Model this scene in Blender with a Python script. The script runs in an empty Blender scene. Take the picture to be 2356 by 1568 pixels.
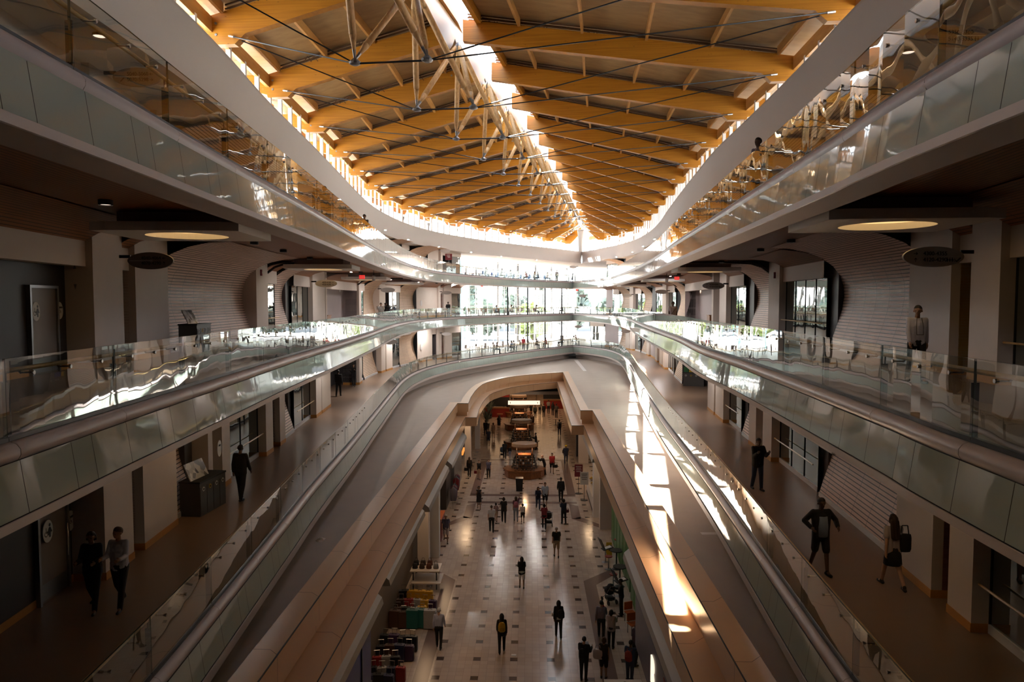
import bpy, bmesh, math, random
from mathutils import Vector, Matrix
random.seed(7)
SC = bpy.context.scene
COL = SC.collection
R = math.radians
# ------------------------------------------------------------------ camera and measuring helpers
F, CX, CY, HZ, CAMZ = 1668.0, 1178.0, 784.0, 692.5, 14.75
TH = math.atan((CY - HZ) / F)
def P(px, py, z):
    u = (px - CX) / F; v = (py - CY) / F
    dy = math.cos(TH) - v * math.sin(TH); dz = -math.sin(TH) - v * math.cos(TH)
    t = (z - CAMZ) / dz
    return (u * t, dy * t)
def pxof(x, y, z):
    dz = z - CAMZ
    zc = y * math.cos(TH) - dz * math.sin(TH)
    return CX + F * x / zc
cam = bpy.data.cameras.new('camera'); cam_o = bpy.data.objects.new('camera', cam); COL.objects.link(cam_o)
cam_o.location = (0, 0, CAMZ); cam_o.rotation_euler = (math.pi / 2 - TH, 0, 0)
cam.sensor_width = 36; cam.lens = 36 * F / 2356; cam.clip_end = 2000; cam.clip_start = 0.05
SC.camera = cam_o
SC.view_settings.view_transform = 'Standard'; SC.view_settings.look = 'None'
SC.view_settings.gamma = 1; SC.view_settings.use_curve_mapping = False
SC.view_settings.exposure = 0.58
L3, L4, L5 = 8.48, 12.93, 17.38
DECK = 6.8

# ------------------------------------------------------------------ materials
MAT = {}
def nt(name):
    m = bpy.data.materials.new(name); m.use_nodes = True
    n = m.node_tree; b = n.nodes['Principled BSDF']
    MAT[name] = m
    return m, n, b
def mat(name, c, rough=.6, metal=0, var=.0, scale=6, emit=None, es=1, spec=.5, bump=0, stretch=None, coord='Object', coat=0):
    m, n, b = nt(name)
    b.inputs['Base Color'].default_value = (*c, 1); b.inputs['Roughness'].default_value = rough
    b.inputs['Metallic'].default_value = metal; b.inputs['Specular IOR Level'].default_value = spec
    if coat: b.inputs['Coat Weight'].default_value = coat; b.inputs['Coat Roughness'].default_value = .08
    if emit:
        b.inputs['Emission Color'].default_value = (*emit, 1); b.inputs['Emission Strength'].default_value = es
    if var or bump:
        tc = n.nodes.new('ShaderNodeTexCoord'); mp = n.nodes.new('ShaderNodeMapping')
        n.links.new(tc.outputs[coord], mp.inputs[0])
        if stretch: mp.inputs['Scale'].default_value = stretch
        no = n.nodes.new('ShaderNodeTexNoise'); no.inputs['Scale'].default_value = scale; no.inputs['Detail'].default_value = 4
        n.links.new(mp.outputs[0], no.inputs['Vector'])
        if var:
            mx = n.nodes.new('ShaderNodeMix'); mx.data_type = 'RGBA'
            mx.inputs[6].default_value = (*[x * (1 - var) for x in c], 1); mx.inputs[7].default_value = (*[min(1, x * (1 + var)) for x in c], 1)
            n.links.new(no.outputs['Fac'], mx.inputs[0]); n.links.new(mx.outputs[2], b.inputs['Base Color'])
        if bump:
            bp = n.nodes.new('ShaderNodeBump'); bp.inputs['Strength'].default_value = bump; bp.inputs['Distance'].default_value = .02
            n.links.new(no.outputs['Fac'], bp.inputs['Height']); n.links.new(bp.outputs[0], b.inputs['Normal'])
    return m
def N(n, t, **kw):
    x = n.nodes.new('ShaderNode' + t)
    for k, v in kw.items(): setattr(x, k, v)
    return x
def math_node(n, op, a, b=None, c=None):
    x = n.nodes.new('ShaderNodeMath'); x.operation = op
    for i, v in enumerate((a, b, c)):
        if v is None: continue
        if isinstance(v, (int, float)): x.inputs[i].default_value = v
        else: n.links.new(v, x.inputs[i])
    return x.outputs[0]
def stripes(name, c, gap, period, duty, rough=.5, joint=0, axis='v', var=.2):
    """slats: UV v runs across the slats in metres, u along them"""
    m, n, b = nt(name)
    uv = N(n, 'UVMap'); sp = N(n, 'SeparateXYZ'); n.links.new(uv.outputs[0], sp.inputs[0])
    v = sp.outputs[1]; u = sp.outputs[0]
    fr = math_node(n, 'FRACT', math_node(n, 'DIVIDE', v, period))
    g = math_node(n, 'GREATER_THAN', fr, duty)
    if joint:
        fj = math_node(n, 'FRACT', math_node(n, 'DIVIDE', u, joint))
        g = math_node(n, 'MAXIMUM', g, math_node(n, 'GREATER_THAN', fj, 1 - .016 / joint))
    idx = math_node(n, 'FLOOR', math_node(n, 'DIVIDE', v, period))
    no = N(n, 'TexNoise'); no.inputs['Scale'].default_value = 1.0
    cv = N(n, 'CombineXYZ'); n.links.new(math_node(n, 'MULTIPLY', u, .8), cv.inputs[0]); n.links.new(math_node(n, 'MULTIPLY', idx, 3.7), cv.inputs[1])
    n.links.new(cv.outputs[0], no.inputs['Vector'])
    mx = N(n, 'Mix', data_type='RGBA'); mx.inputs[6].default_value = (*[x * (1 - var) for x in c], 1); mx.inputs[7].default_value = (*[x * (1 + var) for x in c], 1)
    n.links.new(no.outputs['Fac'], mx.inputs[0])
    m2 = N(n, 'Mix', data_type='RGBA'); n.links.new(g, m2.inputs[0]); n.links.new(mx.outputs[2], m2.inputs[6]); m2.inputs[7].default_value = (*gap, 1)
    n.links.new(m2.outputs[2], b.inputs['Base Color']); b.inputs['Roughness'].default_value = rough
    return m
def schlick(n, f0, gain=1.0, normal=None):
    ge = N(n, 'NewGeometry'); d = N(n, 'VectorMath', operation='DOT_PRODUCT')
    n.links.new(ge.outputs['Incoming'], d.inputs[0]); n.links.new(normal or ge.outputs['Normal'], d.inputs[1])
    c = math_node(n, 'MINIMUM', math_node(n, 'ABSOLUTE', d.outputs['Value']), 1.0)
    p = math_node(n, 'POWER', math_node(n, 'SUBTRACT', 1.0, c), 5.0)
    return math_node(n, 'MINIMUM', math_node(n, 'MULTIPLY', math_node(n, 'ADD', math_node(n, 'MULTIPLY', p, 1-f0), f0), gain), 1.0)
def glass(name, tint=(.86, .93, .90), f0=.08, gain=1.0, wav=.0, rough=0.0):
    m = bpy.data.materials.new(name); m.use_nodes = True; n = m.node_tree; n.nodes.clear(); MAT[name] = m
    out = N(n, 'OutputMaterial'); tr = N(n, 'BsdfTransparent'); gl = N(n, 'BsdfGlossy'); mx = N(n, 'MixShader')
    tr.inputs[0].default_value = (*tint, 1); gl.inputs[0].default_value = (.95, .98, .97, 1); gl.inputs['Roughness'].default_value = rough
    if wav:
        tc = N(n, 'TexCoord'); no = N(n, 'TexNoise'); no.inputs['Scale'].default_value = 1.1; no.inputs['Detail'].default_value = 1
        n.links.new(tc.outputs['Object'], no.inputs['Vector'])
        bp = N(n, 'Bump'); bp.inputs['Strength'].default_value = wav; bp.inputs['Distance'].default_value = .05
        n.links.new(no.outputs['Fac'], bp.inputs['Height']); n.links.new(bp.outputs[0], gl.inputs['Normal'])
    n.links.new(schlick(n, f0, gain), mx.inputs[0]); n.links.new(tr.outputs[0], mx.inputs[1]); n.links.new(gl.outputs[0], mx.inputs[2]); n.links.new(mx.outputs[0], out.inputs[0])
    return m
def wood(name, c1, c2, stretch, rough=.45, scale=2.0, knots=True):
    m, n, b = nt(name)
    tc = N(n, 'TexCoord'); mp = N(n, 'Mapping'); mp.inputs['Scale'].default_value = stretch
    n.links.new(tc.outputs['Object'], mp.inputs[0])
    no = N(n, 'TexNoise'); no.inputs['Scale'].default_value = scale; no.inputs['Detail'].default_value = 5
    n.links.new(mp.outputs[0], no.inputs['Vector'])
    cr = N(n, 'ValToRGB'); cr.color_ramp.elements[0].position = .3; cr.color_ramp.elements[1].position = .7
    cr.color_ramp.elements[0].color = (*c1, 1); cr.color_ramp.elements[1].color = (*c2, 1)
    n.links.new(no.outputs['Fac'], cr.inputs[0]); col = cr.outputs[0]
    if knots:
        vo = N(n, 'TexVoronoi'); vo.inputs['Scale'].default_value = 2.2; mp2 = N(n, 'Mapping'); mp2.inputs['Scale'].default_value = (.9, 1, 2.2)
        n.links.new(tc.outputs['Object'], mp2.inputs[0]); n.links.new(mp2.outputs[0], vo.inputs['Vector'])
        k = math_node(n, 'LESS_THAN', vo.outputs['Distance'], .075)
        mx = N(n, 'Mix', data_type='RGBA'); n.links.new(math_node(n, 'MULTIPLY', k, .55), mx.inputs[0]); n.links.new(col, mx.inputs[6]); mx.inputs[7].default_value = (.12, .04, .01, 1)
        col = mx.outputs[2]
    n.links.new(col, b.inputs['Base Color']); b.inputs['Roughness'].default_value = rough
    return m
wood('glulam', (.34, .125, .006), (.47, .20, .013), (.22, 1.2, 9), .42)
wood('strut_wood', (.52, .30, .12), (.70, .46, .22), (5, 5, .5), .5)
wood('plywood', (.25, .145, .055), (.33, .205, .085), (.5, 1.5, 2), .6, 2, False)
wood('joist_wood', (.38, .17, .035), (.50, .26, .07), (2, .4, 2), .5, 3, False)
wood('rail_wood', (.42, .25, .09), (.55, .36, .14), (2, 2, 2), .35, 3, False)
wood('kiosk_wood', (.20, .07, .02), (.30, .12, .04), (2, 2, 2), .35, 3, False)
mat('white_paint', (.74, .72, .71), .55)
mat('band_white', (.60, .575, .57), .6, var=.03, scale=.4)
mat('pale_wall', (.66, .58, .53), .65, var=.05, scale=1.5)
mat('mauve_wall', (.42, .36, .37), .6, var=.05, scale=1.5)
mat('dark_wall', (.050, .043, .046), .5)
mat('red_wall', (.20, .022, .014), .5)
mat('yellow_wall', (.55, .32, .03), .5)
mat('orange_wall', (.50, .11, .02), .5)
mat('base_orange', (.55, .26, .06), .5)
mat('base_white', (.66, .68, .72), .4)
mat('bullnose', (.44, .38, .39), .38, var=.05, scale=2)
mat('fascia_glass', (.38, .45, .42), .035, var=.05, scale=.9, spec=.55, bump=.25)
mat('fascia_band', (.54, .48, .46), .5)
mat('rail_brown', (.10, .045, .016), .6)
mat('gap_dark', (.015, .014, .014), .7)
mat('steel_dark', (.035, .038, .045), .4, .6)
mat('steel_grey', (.30, .31, .33), .35, .8)
mat('steel_bright', (.62, .62, .62), .25, .9)
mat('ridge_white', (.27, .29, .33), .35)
mat('ledge_grey', (.45, .45, .45), .7)
mat('roof_cover', (.25, .25, .25), .8)
mat('concrete_floor', (.44, .385, .34), .5, var=.10, scale=1.2)
mat('walk_floor', (.235, .155, .105), .33, var=.06, scale=2.5)
mat('lit_orange', (.6, .25, .08), .6, emit=(1, .32, .06), es=.7)
mat('beige_panel', (.56, .39, .26), .30, var=.04, scale=.8, coat=.2)
mat('shop_grey', (.42, .40, .38), .45)
mat('mullion_white', (.74, .73, .72), .5)
mat('mullion_grey', (.08, .075, .075), .5)
mat('soffit_orange', (.55, .24, .07), .5)
mat('lamp_warm', (.8, .7, .5), .5, emit=(1, .62, .25), es=.8)
mat('downlight', (.8, .7, .6), .5, emit=(1, .75, .6), es=1.2)
mat('black', (.012, .012, .013), .5)
mat('sign_grey', (.62, .60, .60), .4)
mat('sign_dark', (.24, .20, .18), .4)
mat('text_black', (.006, .006, .006), .5)
mat('text_white', (.8, .8, .8), .5)
mat('sign_white', (.75, .75, .74), .5)
mat('exit_red', (.5, .03, .03), .5, emit=(1, .05, .04), es=.6)
mat('bin_grey', (.07, .065, .065), .45)
mat('mall_wall', (.15, .11, .08), .6)
mat('mall_ceiling', (.45, .42, .40), .7)
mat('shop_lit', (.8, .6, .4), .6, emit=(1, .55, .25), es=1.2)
mat('sign_lit', (.9, .8, .7), .6, emit=(1, .80, .60), es=.85)
mat('green_panel', (.02, .16, .01), .4)
mat('blue_panel', (.006, .01, .16), .35)
mat('red_counter', (.26, .02, .012), .35)
mat('white_top', (.62, .55, .48), .4)
mat('frost', (.55, .62, .62), .3)
mat('leaf_a', (.22, .28, .09), .8, var=.3, scale=3)
mat('leaf_b', (.16, .20, .17), .8, var=.3, scale=3)
mat('bark', (.12, .09, .06), .9)
mat('asphalt', (.20, .20, .20), .9)
mat('far_building', (.25, .26, .27), .7)
mat('maroon', (.22, .02, .035), .5)
mat('glass_edge', (.012, .030, .024), .3)
mat('teal_panel', (.20, .36, .42), .3)
mat('slab_core', (.40, .37, .35), .8)
stripes('slat_wall', (.78, .58, .50), (.03, .015, .010), .12, .76, .45, 1.1)
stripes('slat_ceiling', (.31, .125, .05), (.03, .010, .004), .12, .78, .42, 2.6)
stripes('slat_wall_far', (.66, .48, .35), (.10, .05, .03), .125, .78, .5, 1.1)
glass('guard_glass', (.84, .90, .87), .10, 1.7, .10)
glass('window_glass', (.94, .97, .97), .06, 1.0)
def dark_glass():
    m = bpy.data.materials.new('dark_glass'); m.use_nodes = True; n = m.node_tree; n.nodes.clear(); MAT['dark_glass'] = m
    out = N(n, 'OutputMaterial'); di = N(n, 'BsdfDiffuse'); gl = N(n, 'BsdfGlossy'); mx = N(n, 'MixShader')
    di.inputs[0].default_value = (.035, .04, .04, 1); gl.inputs[0].default_value = (.9, .96, .95, 1); gl.inputs['Roughness'].default_value = .015
    tc = N(n, 'TexCoord'); no = N(n, 'TexNoise'); no.inputs['Scale'].default_value = .9; no.inputs['Detail'].default_value = 1
    n.links.new(tc.outputs['Object'], no.inputs['Vector']); bp = N(n, 'Bump'); bp.inputs['Strength'].default_value = .12; bp.inputs['Distance'].default_value = .05
    n.links.new(no.outputs['Fac'], bp.inputs['Height']); n.links.new(bp.outputs[0], gl.inputs['Normal'])
    fac = schlick(n, .30)
    n.links.new(fac, mx.inputs[0]); n.links.new(di.outputs[0], mx.inputs[1]); n.links.new(gl.outputs[0], mx.inputs[2]); n.links.new(mx.outputs[0], out.inputs[0])
dark_glass()
def mall_floor_mat():
    m, n, b = nt('mall_tile')
    ge = N(n, 'NewGeometry'); sp = N(n, 'SeparateXYZ'); n.links.new(ge.outputs['Position'], sp.inputs[0])
    x = sp.outputs[0]; y = sp.outputs[1]
    mm = math_node(n, 'SUBTRACT', x, math_node(n, 'MULTIPLY', y, .0257))     # across the mall
    yy = math_node(n, 'ADD', y, math_node(n, 'MULTIPLY', x, .0257))
    t = .3048
    tx = math_node(n, 'DIVIDE', math_node(n, 'ADD', mm, 100 * 1.524 - .70), t); ty = math_node(n, 'DIVIDE', math_node(n, 'ADD', yy, 1.524 * 10 - .05), t)
    fx = math_node(n, 'FRACT', tx); fy = math_node(n, 'FRACT', ty)
    gr = math_node(n, 'MAXIMUM', math_node(n, 'GREATER_THAN', fx, .968), math_node(n, 'GREATER_THAN', fy, .968))
    ix = math_node(n, 'MODULO', math_node(n, 'FLOOR', tx), 5); iy = math_node(n, 'MODULO', math_node(n, 'FLOOR', ty), 5)
    dk = math_node(n, 'MULTIPLY', math_node(n, 'LESS_THAN', ix, .5), math_node(n, 'LESS_THAN', iy, .5))
    wn = N(n, 'TexWhiteNoise'); cv = N(n, 'CombineXYZ'); n.links.new(math_node(n, 'FLOOR', tx), cv.inputs[0]); n.links.new(math_node(n, 'FLOOR', ty), cv.inputs[1]); n.links.new(cv.outputs[0], wn.inputs['Vector'])
    c0 = N(n, 'Mix', data_type='RGBA'); n.links.new(wn.outputs['Value'], c0.inputs[0]); c0.inputs[6].default_value = (.50, .41, .34, 1); c0.inputs[7].default_value = (.58, .485, .41, 1)
    c1 = N(n, 'Mix', data_type='RGBA'); n.links.new(dk, c1.inputs[0]); n.links.new(c0.outputs[2], c1.inputs[6]); c1.inputs[7].default_value = (.075, .05, .045, 1)
    c2 = N(n, 'Mix', data_type='RGBA'); n.links.new(math_node(n, 'MULTIPLY', gr, .5), c2.inputs[0]); n.links.new(c1.outputs[2], c2.inputs[6]); c2.inputs[7].default_value = (.16, .12, .10, 1)
    n.links.new(c2.outputs[2], b.inputs['Base Color']); b.inputs['Roughness'].default_value = .17
    rr = math_node(n, 'ADD', math_node(n, 'MULTIPLY', wn.outputs['Value'], .06), .13); n.links.new(rr, b.inputs['Roughness'])
mall_floor_mat()
mat('mall_band', (.20, .135, .115), .2)

# ------------------------------------------------------------------ mesh builder
class MB:
    def __init__(s): s.v = []; s.f = []; s.uv = []; s.mi = []; s.smooth = False; s.cur = 0
    def quad(s, a, b, c, d, uv=None):
        i = len(s.v); s.v += [a, b, c, d]; s.f.append((i, i+1, i+2, i+3)); s.uv.append(uv or ((0,0),(1,0),(1,1),(0,1))); s.mi.append(s.cur)
    def face(s, pts):
        i = len(s.v); s.v += list(pts); s.f.append(tuple(range(i, i+len(pts)))); s.uv.append(tuple((p[0], p[1]) for p in pts)); s.mi.append(s.cur)
    def box(s, c, d, rz=0, M=None):
        cx, cy, cz = c; hx, hy, hz = d[0]/2, d[1]/2, d[2]/2
        p = [Vector((sx*hx, sy*hy, sz*hz)) for sz in (-1,1) for sy in (-1,1) for sx in (-1,1)]
        if M is None: M = Matrix.Rotation(rz, 3, 'Z')
        p = [tuple(M @ q + Vector(c)) for q in p]
        i = len(s.v); s.v += p
        for f in ((0,2,3,1),(4,5,7,6),(0,1,5,4),(2,6,7,3),(0,4,6,2),(1,3,7,5)):
            s.f.append(tuple(i+k for k in f)); s.uv.append(((0,0),(1,0),(1,1),(0,1))); s.mi.append(s.cur)
        return s
    def beam(s, a, b, w, h, up=(0,0,1)):
        a = Vector(a); b = Vector(b); d = (b-a); L = d.length; d.normalize()
        x = d.cross(Vector(up)).normalized(); z = x.cross(d)
        M = Matrix((x, d, z)).transposed()
        return s.box((a+b)/2, (w, L, h), M=M)
    def tube(s, a, b, r0, r1=None, n=8, cap=True):
        r1 = r0 if r1 is None else r1
        a = Vector(a); b = Vector(b); d = (b-a).normalized()
        x = d.orthogonal().normalized(); y = d.cross(x)
        i = len(s.v)
        for q, r in ((a, r0), (b, r1)):
            for k in range(n):
                t = 2*math.pi*k/n; s.v.append(tuple(q + x*(r*math.cos(t)) + y*(r*math.sin(t))))
        for k in range(n):
            j = (k+1) % n; s.f.append((i+k, i+j, i+n+j, i+n+k)); s.uv.append(((0,0),(1,0),(1,1),(0,1))); s.mi.append(s.cur)
        if cap:
            s.f.append(tuple(i+n-1-k for k in range(n))); s.uv.append(tuple((0,0) for _ in range(n))); s.mi.append(s.cur)
            s.f.append(tuple(i+n+k for k in range(n))); s.uv.append(tuple((0,0) for _ in range(n))); s.mi.append(s.cur)
        return s
    def chain(s, pts, rs, n=8):
        for i in range(len(pts)-1): s.tube(pts[i], pts[i+1], rs[i], rs[i+1], n)
        return s
    def lathe(s, c, prof, n=20, sx=1, sy=1, rz=0, caps=True):
        i = len(s.v)
        for (r, z) in prof:
            for k in range(n):
                t = 2*math.pi*k/n; x = r*sx*math.cos(t); y = r*sy*math.sin(t)
                s.v.append((c[0]+x*math.cos(rz)-y*math.sin(rz), c[1]+x*math.sin(rz)+y*math.cos(rz), c[2]+z))
        for j in range(len(prof)-1):
            for k in range(n):
                q = (k+1) % n; s.f.append((i+j*n+k, i+j*n+q, i+(j+1)*n+q, i+(j+1)*n+k)); s.uv.append(((0,0),(1,0),(1,1),(0,1))); s.mi.append(s.cur)
        if caps:
            s.f.append(tuple(i+n-1-k for k in range(n))); s.uv.append(tuple((0,0) for _ in range(n))); s.mi.append(s.cur)
            e = i+(len(prof)-1)*n; s.f.append(tuple(e+k for k in range(n))); s.uv.append(tuple((0,0) for _ in range(n))); s.mi.append(s.cur)
        return s
    def sphere(s, c, r, n=8, sx=1, sy=1, sz=1):
        pr = [(max(1e-4, r*math.sin(math.pi*k/(n//2+2))), -r*sz*math.cos(math.pi*k/(n//2+2))) for k in range(n//2+3)]
        return s.lathe(c, pr, n, sx, sy)
    def prism(s, pts, z0, z1):
        n = len(pts); i = len(s.v)
        s.v += [(p[0], p[1], z0) for p in pts] + [(p[0], p[1], z1) for p in pts]
        for k in range(n):
            j = (k+1) % n; s.f.append((i+k, i+j, i+n+j, i+n+k)); s.uv.append(((0,0),(1,0),(1,1),(0,1))); s.mi.append(s.cur)
        s.f.append(tuple(i+n-1-k for k in range(n))); s.uv.append(tuple((0,0) for _ in range(n))); s.mi.append(s.cur)
        s.f.append(tuple(i+n+k for k in range(n))); s.uv.append(tuple((0,0) for _ in range(n))); s.mi.append(s.cur)
        return s
    def mesh(s, name, mats):
        me = bpy.data.meshes.new(name); me.from_pydata([tuple(v) for v in s.v], [], s.f)
        ul = me.uv_layers.new(name='UVMap')
        k = 0
        for q in s.uv:
            for t in q: ul.data[k].uv = t; k += 1
        for m in (mats if isinstance(mats, (list, tuple)) else [mats]): me.materials.append(MAT[m])
        for p, m in zip(me.polygons, s.mi): p.material_index = m; p.use_smooth = s.smooth
        me.update(); return me
    def obj(s, name, mats, parent=None, **kw):
        o = bpy.data.objects.new(name, s.mesh(name, mats)); COL.objects.link(o)
        if parent is not None: o.parent = parent
        for k, v in kw.items(): o[k] = v
        return o
def recenter(o, p):
    """move the object's origin to p without moving its shape"""
    p = Vector(p); o.data.transform(Matrix.Translation(-p)); o.location = p; return o
def empty(name, loc, label, cat, group=None, rz=0):
    o = bpy.data.objects.new(name, None); COL.objects.link(o); o.location = loc; o.rotation_euler = (0, 0, rz)
    o['label'] = label; o['category'] = cat; o.empty_display_size = .1
    if group: o['group'] = group
    return o
def tag(o, label, cat, group=None, kind=None):
    o['label'] = label; o['category'] = cat
    if group: o['group'] = group
    if kind: o['kind'] = kind
    return o
def struct(mb, name, mats, label=None, parent=None):
    o = mb.obj(name, mats, parent); o['kind'] = 'structure'
    if label: o['label'] = label
    return o
def copy_tree(o, parent=None):
    c = o.copy(); COL.objects.link(c)
    if parent is not None: c.parent = parent
    for ch in list(o.children): copy_tree(ch, c)
    return c
def fill(outer, holes, z, name, mats, uvs=False):
    bm = bmesh.new(); ed = []
    for loop in [outer] + holes:
        vs = [bm.verts.new((p[0], p[1], z)) for p in loop]
        for a, b in zip(vs, vs[1:] + vs[:1]): ed.append(bm.edges.new((a, b)))
    bmesh.ops.triangle_fill(bm, edges=ed, use_beauty=True)
    bmesh.ops.recalc_face_normals(bm, faces=bm.faces)
    me = bpy.data.meshes.new(name); bm.to_mesh(me); bm.free()
    for m in (mats if isinstance(mats, (list, tuple)) else [mats]): me.materials.append(MAT[m])
    o = bpy.data.objects.new(name, me); COL.objects.link(o); o['kind'] = 'structure'
    return o

# ------------------------------------------------------------------ paths
class Path:
    """smooth plan curve; inward is the side of the void"""
    def __init__(s, pts, inward, step=.6, smooth=True):
        out = []
        n = len(pts)
        if smooth:
            for i in range(n-1):
                p0 = pts[max(0, i-1)]; p1 = pts[i]; p2 = pts[i+1]; p3 = pts[min(n-1, i+2)]
                L = math.dist(p1, p2); k = max(2, int(L/step))
                for j in range(k):
                    t = j/k
                    out.append(tuple(.5*((2*p1[d]) + (-p0[d]+p2[d])*t + (2*p0[d]-5*p1[d]+4*p2[d]-p3[d])*t*t + (-p0[d]+3*p1[d]-3*p2[d]+p3[d])*t**3) for d in range(len(p1))))
            out.append(pts[-1])
        else: out = list(pts)
        s.p = out; s.inw = inward
        s.s = [0]
        for a, b in zip(out, out[1:]): s.s.append(s.s[-1] + math.dist(a[:2], b[:2]))
        s.L = s.s[-1]
        s.nrm = []
        for i in range(len(out)):
            a = out[max(0, i-1)]; b = out[min(len(out)-1, i+1)]
            dx, dy = b[0]-a[0], b[1]-a[1]; l = math.hypot(dx, dy) or 1
            s.nrm.append((dy/l*inward, -dx/l*inward))
    def at(s, q, u=0):
        q = min(max(q, 0), s.L); lo, hi = 0, len(s.s)-1
        while hi-lo > 1:
            m = (lo+hi)//2
            if s.s[m] <= q: lo = m
            else: hi = m
        t = (q-s.s[lo])/((s.s[hi]-s.s[lo]) or 1)
        nx = s.nrm[lo][0]*(1-t)+s.nrm[hi][0]*t; ny = s.nrm[lo][1]*(1-t)+s.nrm[hi][1]*t
        return (s.p[lo][0]*(1-t)+s.p[hi][0]*t + nx*u, s.p[lo][1]*(1-t)+s.p[hi][1]*t + ny*u)
    def normal(s, q):
        a = s.at(q); b = s.at(q, 1); return (b[0]-a[0], b[1]-a[1])
    def ang(s, q):
        n = s.normal(q); return math.atan2(n[1], n[0])
    def sub(s, a, b):
        return [a] + [q for q in s.s if a+.05 < q < b-.05] + [b]
    def s_at_y(s, y):
        for i in range(len(s.p)-1):
            if s.p[i][1] <= y <= s.p[i+1][1]: return s.s[i] + (y-s.p[i][1])/((s.p[i+1][1]-s.p[i][1]) or 1)*(s.s[i+1]-s.s[i])
        return s.L if y > s.p[-1][1] else 0
    def s_at_px(s, px, z, u=0, lo=0, hi=None):
        best = None; q = lo
        while q <= (hi or s.L):
            x, y = s.at(q, u)
            if y > 3:
                e = abs(pxof(x, y, z)-px)
                if best is None or e < best[0]: best = (e, q)
            q += .1
        return best[1]
    def offset(s, u, step=2.0):
        n = max(2, int(s.L/step)); return [s.at(s.L*i/n, u) for i in range(n+1)]
def sweep(mb, path, a, b, prof, z, close=False, v0=0, ends=False):
    """profile [(u,dz)] swept from a to b"""
    qs = path.sub(a, b)
    pr = prof + [prof[0]] if close else prof
    vl = [v0]
    for p, q in zip(pr, pr[1:]): vl.append(vl[-1] + math.hypot(q[0]-p[0], q[1]-p[1]))
    i0 = len(mb.v); n = len(pr)
    for q in qs:
        o = path.at(q); w = path.normal(q)
        for (u, dz) in pr: mb.v.append((o[0]+w[0]*u, o[1]+w[1]*u, z+dz))
    flip = path.inw > 0
    for i in range(len(qs)-1):
        for k in range(n-1):
            f = (i0+i*n+k, i0+(i+1)*n+k, i0+(i+1)*n+k+1, i0+i*n+k+1)
            uv = ((qs[i], vl[k]), (qs[i+1], vl[k]), (qs[i+1], vl[k+1]), (qs[i], vl[k+1]))
            if flip: f = f[::-1]; uv = uv[::-1]
            mb.f.append(f); mb.uv.append(uv); mb.mi.append(mb.cur)
    if ends and close:
        for base in (i0, i0+(len(qs)-1)*n):
            mb.f.append(tuple(base+k for k in range(n-1))); mb.uv.append(tuple((0, 0) for _ in range(n-1))); mb.mi.append(mb.cur)
CORNER = (8.5, 101.3)
EL = {3: Path([(-5.3,-8),(-5.75,8),(-6.4,19),(-6.75,24),(-7.15,31.7),(-7.55,38),(-8.3,50),(-8.65,57),(-8.5,63),(-7.5,69.5),(-5.4,76.1),(-1.9,83.5),(2.9,92.3),CORNER], 1),
      4: Path([(-5.6,-8),(-6.05,6),(-6.4,12),(-6.65,16.5),(-7.03,22.8),(-7.4,31.2),(-7.9,40),(-8.6,50),(-8.95,57),(-8.9,63),(-8.4,68.5),(-7.0,75.5),(-4.9,81.5),(-2.1,86.6),(2.4,93.2),CORNER], 1),
      5: Path([(-4.7,-8),(-5.2,7.5),(-5.45,12.2),(-5.7,16.7),(-5.95,21),(-6.65,31.2),(-7.25,40.6),(-7.65,50),(-7.65,59),(-7.1,66),(-5.9,72),(-4.0,77.7),(-1.9,83.5),(2.3,92.8),CORNER], 1)}
ER = {3: Path([(4.6,-8),(5.3,8),(6.87,24.3),(8.1,38.7),(9.9,56),(11.4,69),(12.3,78),(12.8,86),(12.3,93),(10.5,98.2),CORNER], -1),
      4: Path([(4.6,-8),(5.55,7.6),(5.88,11.1),(6.37,16.4),(6.78,21.4),(7.1,26.5),(8.0,34),(8.7,41.5),(9.7,52.4),(10.7,62),(11.5,70),(11.9,79),(11.6,87),(10.4,94.5),CORNER], -1),
      5: Path([(4.3,-8),(5.0,7.5),(5.45,12.2),(5.7,14.6),(6.15,19.2),(6.7,24.5),(7.7,34.4),(8.7,43),(9.5,51),(10.2,60),(10.95,72),(11.4,84),(10.4,94),CORNER], -1)}
ZL = {3: L3, 4: L4, 5: L5}
# ------------------------------------------------------------------ slabs, ceilings, edges
def wall_w(lv, q):
    if lv == 3: return 3.15
    return 4.2 + .8*min(1, max(0, (q-20)/15))
def make_wall_path(lv, path):
    n = int(path.L/1.0); pts = [path.at(path.L*i/n, -wall_w(lv, path.L*i/n)) for i in range(n+1)]
    return Path(pts, path.inw, smooth=False)
WL = {lv: make_wall_path(lv, EL[lv]) for lv in (3, 4, 5)}
WR = {lv: make_wall_path(lv, ER[lv]) for lv in (3, 4, 5)}
CW0, CWD = (-.64, 106.95), (.5, .866)          # the great window wall
def cw(t, o=0): return (CW0[0]+CWD[0]*t+CWD[1]*o, CW0[1]+CWD[1]*t-CWD[0]*o)
OUT = [(-24,-10),(26,-10),(26,cw(26)[1]),cw(26),cw(-18),(-24,cw(-18)[1])]
def hole(lv, y0=.3):
    l = EL[lv]; r = ER[lv]
    a = [l.at(q) for q in l.sub(l.s_at_y(y0), l.L)][:-1]; b = [r.at(q) for q in r.sub(r.s_at_y(y0), r.L)]
    return a + b[::-1]
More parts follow.
